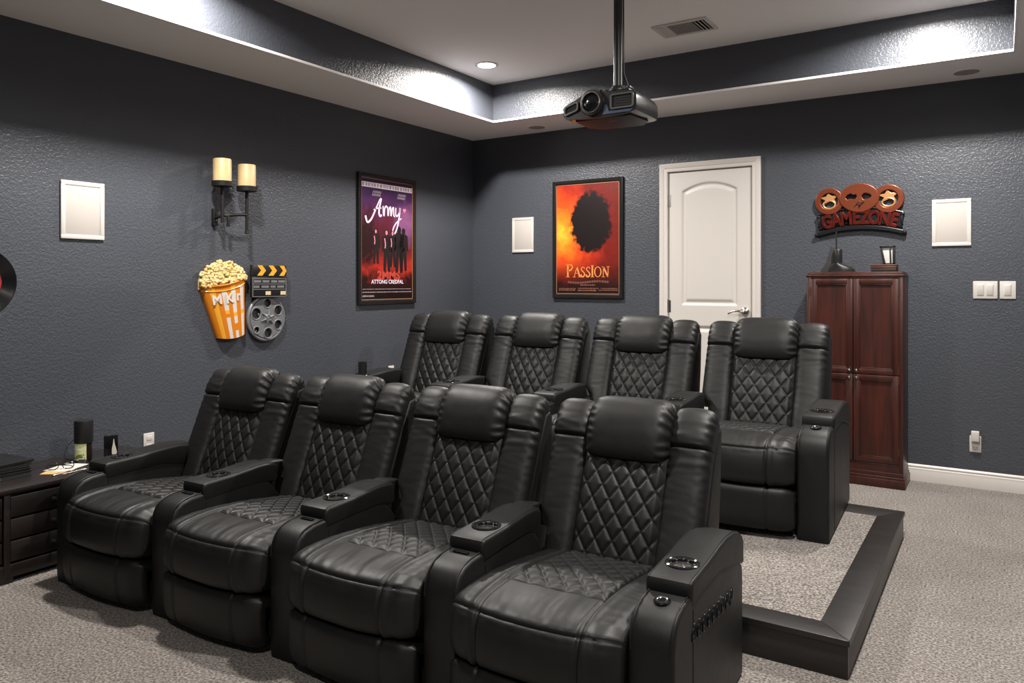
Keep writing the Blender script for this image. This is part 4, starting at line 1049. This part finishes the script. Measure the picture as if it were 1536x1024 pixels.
def cab_door(x0, x1, z0, z1, hinge_left, knob_top):
    s = .032; y0 = cyf-.004; y1 = cyf+.014
    d = mesh_obj('door', [cb2((x0, y0, z0), (x0+s, y1, z1), .002), cb2((x1-s, y0, z0), (x1, y1, z1), .002), cb2((x0+s-.001, y0, z0), (x1-s+.001, y1, z0+s), .002), cb2((x0+s-.001, y0, z1-s), (x1-s+.001, y1, z1), .002),
        cb2((x0+s-.002, y0+.010, z0+s-.002), (x1-s+.002, y1-.002, z1-s+.002), 0)] +
        [cb2(a, b, .002) for a, b in (((x0+s, y0+.003, z0+s), (x0+s+.007, y0+.012, z1-s)), ((x1-s-.007, y0+.003, z0+s), (x1-s, y0+.012, z1-s)), ((x0+s, y0+.003, z0+s), (x1-s, y0+.012, z0+s+.007)), ((x0+s, y0+.003, z1-s-.007), (x1-s, y0+.012, z1-s)))], M['cherry'], parent=cw, smooth=30)
    kx = (x1-.018) if hinge_left else (x0+.018); kz = z1-.020 if knob_top else z0+.020
    mesh_obj('knob', [lathe([(.004, -.002), (.004, .010), (.009, .013), (.0105, .018), (.008, .023), (0, .025)], 18, 'Y', (kx-ox, y0-oy, kz))], M['nickel'], parent=d)
    hx = x0-.001 if hinge_left else x1+.001
    for hz in ((z1-.075,) if not knob_top else (z0+.075,))+((z0+.03,) if not knob_top else (z1-.03,)):
        mesh_obj('hinge', [tube([(hx-ox, y0-oy-.002, hz-.022), (hx-ox, y0-oy-.002, hz+.022)], .003, 8)], mat_brass, parent=d)
mat_brass = mat('aged_brass', lin(128, 92, 62), .35, .8)
xm = 3.0585
for x0, x1, hl in ((cx0+.024, xm-.002, True), (xm+.002, cx1-.024, False)):
    cab_door(x0, x1, .672, 1.247, hl, False)
    cab_door(x0, x1, .143, .668, hl, True)
# things on top of the cabinet
dv = thing('desk_antenna', (2.965, -.17, chh), 0, 'black device with upright stick and slanted fin on left of the cabinet top', 'device')
dx = 2.965
mesh_obj('base', [loft([[V((a, b, z)) for a, b in circ(cxx, 0, rx_, 28, .055)] for z, cxx, rx_ in ((0, .012, .076), (.012, .012, .076), (.030, .006, .068), (.045, -.008, .045), (.056, -.014, .026))])], M['black'], parent=dv, smooth=50)
mesh_obj('column', [lathe([(.024, .045), (.0245, .090), (.0245, .140), (.022, .143), (0, .143)], 28, 'Z', (-.013, 0, 0))]+[tube([(-.013+.0245*math.cos(q), .0245*math.sin(q), .06), (-.013+.0245*math.cos(q), .0245*math.sin(q), .138)], .0018, 5) for q in [k*PI/9 for k in range(18)]], M['black'], parent=dv)
mesh_obj('stick', [tube([(-.022, 0, .13), (-.022, 0, .255)], .0045, 8)], M['black'], parent=dv)
mesh_obj('fin', [extrude_poly([(-.122, 0), (-.055, 0), (-.040, .060), (-.036, .150), (-.054, .176), (-.066, .130), (-.088, .060)], .010, .018, 'Y', bev=.002)], mat('dark_grey_plastic', (.030, .030, .032), .5), parent=dv)
kb = thing('keepsake_box', (3.218, -.17, chh), 0, 'stacked flat brown wooden box on the right of the cabinet top', 'box')
M['walnut'] = wood_material('walnut', lin(58, 32, 24), lin(98, 58, 42), .4, (3, 25, 25))
mesh_obj('lower_tray', [box2((-.070, -.055, 0), (.070, .055, .020), .003)], mat('dark_walnut', lin(36, 24, 21), .45), parent=kb)
mesh_obj('lid', [box2((-.071, -.056, .020), (.071, .056, .034), .003)], M['walnut'], parent=kb)
mesh_obj('lid_moulding', [box2((-.073, -.058, .034), (.073, .058, .044), .003)], M['walnut'], parent=kb)
pf = thing('photo_frame', (3.236, -.17, chh+.044), 0, 'small slanted black frame with white panes standing on the brown box', 'frame')
M['pane'] = mat('white_card', lin(206, 204, 198), .5)
sl = lambda pts, a, b: extrude_poly(pts, a, b, 'Y', bev=.001)
mesh_obj('frame', [sl([(-.042, .112), (.040, .114), (.040, .104), (-.042, .102)], -.028, .02), sl([(-.042, .112), (-.032, .112), (-.008, 0), (-.022, 0)], -.028, .02), sl([(.030, .112), (.040, .112), (.040, 0), (.030, 0)], -.028, .02), sl([(.012, .106), (.019, .106), (.023, .0), (.016, 0)], -.028, .02), sl([(-.022, 0), (.040, 0), (.040, .008), (-.022, .008)], -.028, .02)], M['black'], parent=pf)
mesh_obj('pane', [sl([(-.030, .102), (.012, .104), (.016, .006), (-.010, .006)], -.018, -.010)], M['pane'], parent=pf)
mesh_obj('pane', [sl([(.019, .104), (.030, .104), (.030, .006), (.023, .006)], -.018, -.010)], M['pane'], parent=pf)

# ------------------------------------------------------------------ switches and outlets
def plate(name, x, y, z, rz, w, h, label, cat):
    t = thing(name, (x, y, z), rz, label, cat)
    mesh_obj('cover_plate', [box2((-w/2, -.007, -h/2), (w/2, 0, h/2), .003, 3)], M['plastic_white'], parent=t); return t
def rocker(t, x):
    mesh_obj('rocker', [box2((x-.018, -.0085, -.035), (x+.018, -.002, .035), .001), xf(box((0, 0, 0), (.030, .006, .062), .0015), Matrix.Translation(V((x, -.0095, 0))) @ Matrix.Rotation(R(4), 4, 'X'))], M['plastic_white'], parent=t)
t = plate('light_switch', 3.738, 0, 1.180, 0, .124, .104, 'white double rocker light switch on the back wall, left of the single one', 'light switch'); rocker(t, -.024); rocker(t, .024)
t = plate('light_switch', 3.850, 0, 1.180, 0, .080, .104, 'white single rocker light switch on the back wall, right of the double one', 'light switch'); rocker(t, 0)
t = plate('wall_outlet', 3.688, 0, .262, 0, .060, .098, 'white power outlet low on the back wall right of the cabinet', 'outlet')
M['slot'] = mat('outlet_recess', lin(120, 112, 106), .5)
for z in (.020, -.022): mesh_obj('socket', [box2((-.017, -.0085, z-.016), (.017, -.003, z+.016), .004)], M['grille'], parent=t)
mesh_obj('socket_slots', [box2((x-.0015, -.0092, z-.006), (x+.0015, -.008, z+.004)) for x in (-.007, .007) for z in (-.020,)]+[lathe([(.003, 0), (.003, .001)], 10, 'Y', (0, -.0082, -.032))], M['slot'], parent=t)
c = thing('plug_adapter', (3.688, -.0085, .300), 0, 'small white plug adapter in the top socket of the back wall outlet', 'plug')
mesh_obj('body', [box2((-.021, -.030, -.020), (.021, 0, .042), .005, 3)], M['plastic_white'], parent=c)
t = plate('wall_outlet', 0, -2.955, .375, 90, .060, .098, 'white outlet plate on the left wall just above the left front armrest', 'outlet')
for z in (.022, -.022): mesh_obj('socket', [box2((-.017, -.0085, z-.016), (.017, -.003, z+.016), .004)], M['plastic_white'], parent=t)
t = plate('wall_outlet', 0, -1.045, .560, 90, .060, .090, 'white outlet plate on the left wall behind the back row armrest', 'outlet')
for z in (.020, -.020): mesh_obj('socket', [box2((-.017, -.0085, z-.015), (.017, -.003, z+.015), .004)], M['plastic_white'], parent=t)

# ------------------------------------------------------------------ drawer cabinet at the left and what lies on it
DZT = .388
dc = thing('drawer_cabinet', (.22, -4.0, 0), 0, 'dark espresso wood drawer cabinet along the left wall beside the front row', 'cabinet')
bx_, by_ = .22, -4.0
def d2(a, b, bev=.003): return box2((a[0]-bx_, a[1]-by_, a[2]), (b[0]-bx_, b[1]-by_, b[2]), bev)
mesh_obj('top_board', [d2((.018, -4.75, DZT-.022), (.440, -3.10, DZT), .004)], M['espresso'], parent=dc)
mesh_obj('carcass', [d2((.022, -4.73, .06), (.405, -3.12, DZT-.022), .002)], M['espresso'], parent=dc)
mesh_obj('base_rail', [d2((.03, -4.72, .022), (.425, -3.13, .075), .004)], M['espresso'], parent=dc)
for y in (-3.825, -3.14, -4.70): mesh_obj('side_stile', [d2((.400, y-.012, .04), (.428, y+.012, DZT-.022), .002)], M['espresso'], parent=dc)
for y in (-4.70, -3.83, -3.16):
    for x in (.05, .40): mesh_obj('foot', [d2((x-.025, y-.03, 0), (x+.025, y+.03, .03), .004)], M['espresso'], parent=dc)
for y0, y1 in ((-3.810, -3.155), (-4.685, -3.840)):
    for z0, z1 in ((.265, .350), (.175, .258), (.085, .168)):
        dr = mesh_obj('drawer', [d2((.402, y0, z0), (.422, y1, z1), .004)], M['espresso'], parent=dc)
        for ky in (y0+.16, y1-.16): mesh_obj('knob', [xf(lathe([(.004, 0), (.004, .010), (.010, .014), (.010, .019), (0, .022)], 16, 'X'), Matrix.Translation(V((.422-bx_, ky-by_, (z0+z1)/2))))], M['iron'], parent=dr)
# stack of black folders
bk_l = ['black folder with pale blue spine label, bottom of the stack on the drawer cabinet', 'black folder second from the bottom of the stack on the drawer cabinet', 'black folder in the middle of the stack on the drawer cabinet', 'black folder second from the top of the stack on the drawer cabinet', 'black folder on top of the stack on the drawer cabinet']
z = DZT
M['folder'] = mat('black_vinyl_cover', (.009, .009, .010), .3)
M['pages'] = mat('dark_page_edges', (.045, .044, .043), .8)
M['bluelabel'] = mat('pale_blue_label', lin(120, 134, 160), .5)
for k, h in enumerate((.022, .013, .012, .014, .009)):
    t = thing('folder', (.180+random.uniform(-.006, .006), -3.815+random.uniform(-.008, .008), z), random.uniform(-4, 4)+4, bk_l[k], 'folder', 'black folders stacked on the drawer cabinet')
    mesh_obj('cover', [box2((-.115, -.15, 0), (.115, .15, .003), .001), box2((-.115, -.15, h-.0035), (.115, .15, h-.0005), .001), box2((-.115, -.15, 0), (-.111, .15, h-.0005), .001)], M['folder'], parent=t)
    mesh_obj('pages', [box2((-.110, -.146, .003), (.110, .146, h-.0035))], M['pages'], parent=t, smooth=0)
    if k == 0: mesh_obj('spine_label', [box2((.1085, -.135, .005), (.1125, .02, .017))], M['bluelabel'], parent=t)
    z += h
# papers, pens, small items
M['paper'] = mat('white_paper', lin(226, 218, 204), .7); M['cardbuff'] = mat('buff_card', lin(214, 170, 110), .6)
o = tag(mesh_obj('leaflet', [box((0, 0, .0012), (.105, .150, .0024))], M['cardbuff'], smooth=0), 'buff leaflet under the white sheet on the drawer cabinet', 'leaflet'); o.location = (.295, -3.550, DZT); o.rotation_euler.z = R(38)
o = tag(mesh_obj('paper_sheet', [box((0, 0, .0006), (.110, .145, .0012))], M['paper'], smooth=0), 'white sheet of paper lying on the drawer cabinet', 'paper'); o.location = (.272, -3.515, DZT+.0024); o.rotation_euler.z = R(24)
t = thing('eyeglasses', (.292, -3.550, DZT+.0036), 60, 'dark folded eyeglasses lying on the papers', 'glasses')
for sx in (-1, 1):
    mesh_obj('lens_rim', [tube([(sx*.030+.022*math.cos(2*PI*k/24), 0, .017+.016*math.sin(2*PI*k/24)) for k in range(24)], .0022, 6, closed=True)], M['black_gloss'], parent=t)
    mesh_obj('temple', [tube([(sx*.053, 0, .022), (sx*.051, .012, .021), (-sx*.035, .022+.006*sx, .012), (-sx*.05, .022+.006*sx, .004)], .002, 6)], M['black_gloss'], parent=t)
mesh_obj('bridge', [tube([(-.009, 0, .022), (0, 0, .025), (.009, 0, .022)], .002, 6)], M['black_gloss'], parent=t)
for (x, y, rz), lb in zip(((.372, -3.590, 18), (.385, -3.530, 6)), ('silver pen at the front edge of the drawer cabinet, left of the other pen', 'silver pen at the front edge of the drawer cabinet, nearer the armrest')):
    t = thing('pen', (x, y, DZT), rz, lb, 'pen', 'pens on the drawer cabinet')
    mesh_obj('barrel', [xf(lathe([(.0, -.055), (.002, -.052), (.0042, -.042), (.0042, .04), (.0, .042)], 12), Matrix.Translation(V((0, 0, .0043))) @ Matrix.Rotation(R(90), 4, 'X'))], M['nickel'], parent=t)
    mesh_obj('clip', [box((0, -.02, .0092), (.002, .035, .0012))], M['chrome'], parent=t)
t = thing('binder_clip', (.232, -3.420, DZT), 30, 'small silver binder clip beside the papers on the drawer cabinet', 'clip')
mesh_obj('body', [extrude_poly([(-.014, 0), (.014, 0), (.004, .016), (-.004, .016)], -.018, .018, 'X', bev=.001)], M['nickel'], parent=t)
mesh_obj('wire_handle', [tube([(-.008, 0, .016), (-.010, -.006, .030), (0, -.010, .036), (.010, -.006, .030), (.008, 0, .016)], .0015, 6)], M['chrome'], parent=t)
# canister with label
cn = thing('canister', (.200, -3.400, DZT), 0, 'black-topped canister with a pale green label standing on the drawer cabinet', 'canister')
M['amber'] = mat('dark_bottle', lin(38, 26, 20), .2, coat=.5)
mesh_obj('bottle', [lathe([(0, 0), (.034, 0), (.0365, .004), (.0365, .088), (.034, .095), (0, .095)], 36)], M['amber'], parent=cn)
mesh_obj('cap', [lathe([(0, .088), (.0400, .088), (.0405, .092), (.0405, .186), (.0390, .192), (.03, .1945), (0, .195)], 40)], M['black'], parent=cn)
vs, fs = [], []
for z_ in (.008, .086):
    for k in range(17):
        a = R(-140+k*130/16); vs.append(V((.0371*math.cos(a), .0371*math.sin(a), z_)))
for z_ in (.008, .086):
    for k in range(17):
        a = R(-140+k*130/16); vs.append(V((.0366*math.cos(a), .0366*math.sin(a), z_)))
for k in range(16): fs += [[k, k+1, 18+k, 17+k], [34+k, 51+k, 52+k, 35+k], [k, 34+k, 35+k, k+1], [17+k, 18+k, 52+k, 51+k]]
fs += [[0, 17, 51, 34], [16, 50, 67, 33]]
lbm = mat('pale_green_label', lin(206, 214, 160), .5)
lb = mesh_obj('label_wrap', [(vs, fs)], lbm, parent=cn); lb['label'] = 'pale green paper label'
pt = []
def on_can(a0, a1, z0, z1, r=.0374):
    v2, f2 = [], []; n = 8
    for rr in (r, r-.0006):
        for z_ in (z0, z1):
            for k in range(n+1): a = R(a0+(a1-a0)*k/n); v2.append(V((rr*math.cos(a), rr*math.sin(a), z_)))
    m = n+1
    for k in range(n): f2 += [[k, k+1, m+k+1, m+k], [2*m+k, 3*m+k, 3*m+k+1, 2*m+k+1], [k, 2*m+k, 2*m+k+1, k+1], [m+k, m+k+1, 3*m+k+1, 3*m+k]]
    f2 += [[0, m, 3*m, 2*m], [n, 2*m+n, 3*m+n, m+n]]
    return (v2, f2)
mesh_obj('label_print', [on_can(-120, -40, .058, .066), on_can(-116, -60, .070, .074), on_can(-116, -70, .050, .053)], mat('white_print', lin(240, 240, 226), .5), parent=lb)
mesh_obj('label_leaf', [on_can(-85, -30, .022, .032), on_can(-70, -25, .030, .038), on_can(-100, -60, .018, .022)], mat('olive_print', lin(110, 118, 50), .5), parent=lb)
# small dark card with white flame mark
cd = thing('card_stand', (.262, -3.305, DZT), 62, 'small black card with a white flame mark standing on the drawer cabinet behind the armrest', 'card')
mesh_obj('card', [box2((-.030, -.010, 0), (.030, .010, .112), .002)], M['black_gloss'], parent=cd)
mesh_obj('flame_mark', [shift(curve_parts([[(p.x, p.y) for p in resample([(.004, .022), (.024, .024), (.022, .048), (.016, .072), (.012, .098), (.008, .072), (.004, .048), (.004, .022)], 30)[0]][:-1]], .0008), (0, -.010, 0))], M['paper'], parent=cd)
o = tag(mesh_obj('power_cord', [tube([(p.x, p.y, p.z) for p in resample([(.27, -3.235, DZT+.004), (.21, -3.22, DZT+.08), (.17, -3.25, DZT+.118), (.145, -3.32, DZT+.125), (.125, -3.38, DZT+.11), (.105, -3.425, DZT+.06), (.110, -3.44, DZT+.012), (.15, -3.43, DZT+.004)], 50)[0]], .0018, 6)], M['black_matte']), 'thin black cord looping behind the canister on the drawer cabinet', 'cord')
# tumbler in the left end cup holder of the back row
a = R(2.653); u, w = 0, CUPW*1.095
tx_, ty_ = .416-w*math.sin(a), -2.036+w*math.cos(a)
t = tag(mesh_obj('tumbler', [lathe([(0, 0), (.024, 0), (.027, .020), (.027, .118), (.024, .118), (.022, .006), (0, .006)], 28)], M['black']), 'black tumbler in the cup holder at the left end of the back row', 'tumbler')
t.location = (tx_, ty_, RZ+.4340*1.095+.001)

# ------------------------------------------------------------------ camera and view
f_px, yh = 1139.755, 422.883
cam = bpy.data.cameras.new('camera'); cam.sensor_width = 36; cam.sensor_fit = 'HORIZONTAL'
cam.lens = f_px/1536*36; cam.shift_y = (yh-512)/1536; cam.clip_start = .05
co_ = bpy.data.objects.new('camera', cam); COL.objects.link(co_)
co_.location = (3.821, -5.307, 1.227); co_.rotation_euler = (R(90), 0, R(32.813))
SC.camera = co_
w_ = bpy.data.worlds.new('world'); SC.world = w_; w_.use_nodes = True
w_.node_tree.nodes['Background'].inputs[0].default_value = (0, 0, 0, 1)
SC.view_settings.view_transform = 'Standard'; SC.view_settings.look = 'None'; SC.view_settings.gamma = 1; SC.view_settings.use_curve_mapping = False
SC.view_settings.exposure = 0.0
SC.cycles.use_denoising = True
SC.cycles.max_bounces = 12; SC.cycles.diffuse_bounces = 8; SC.cycles.glossy_bounces = 4
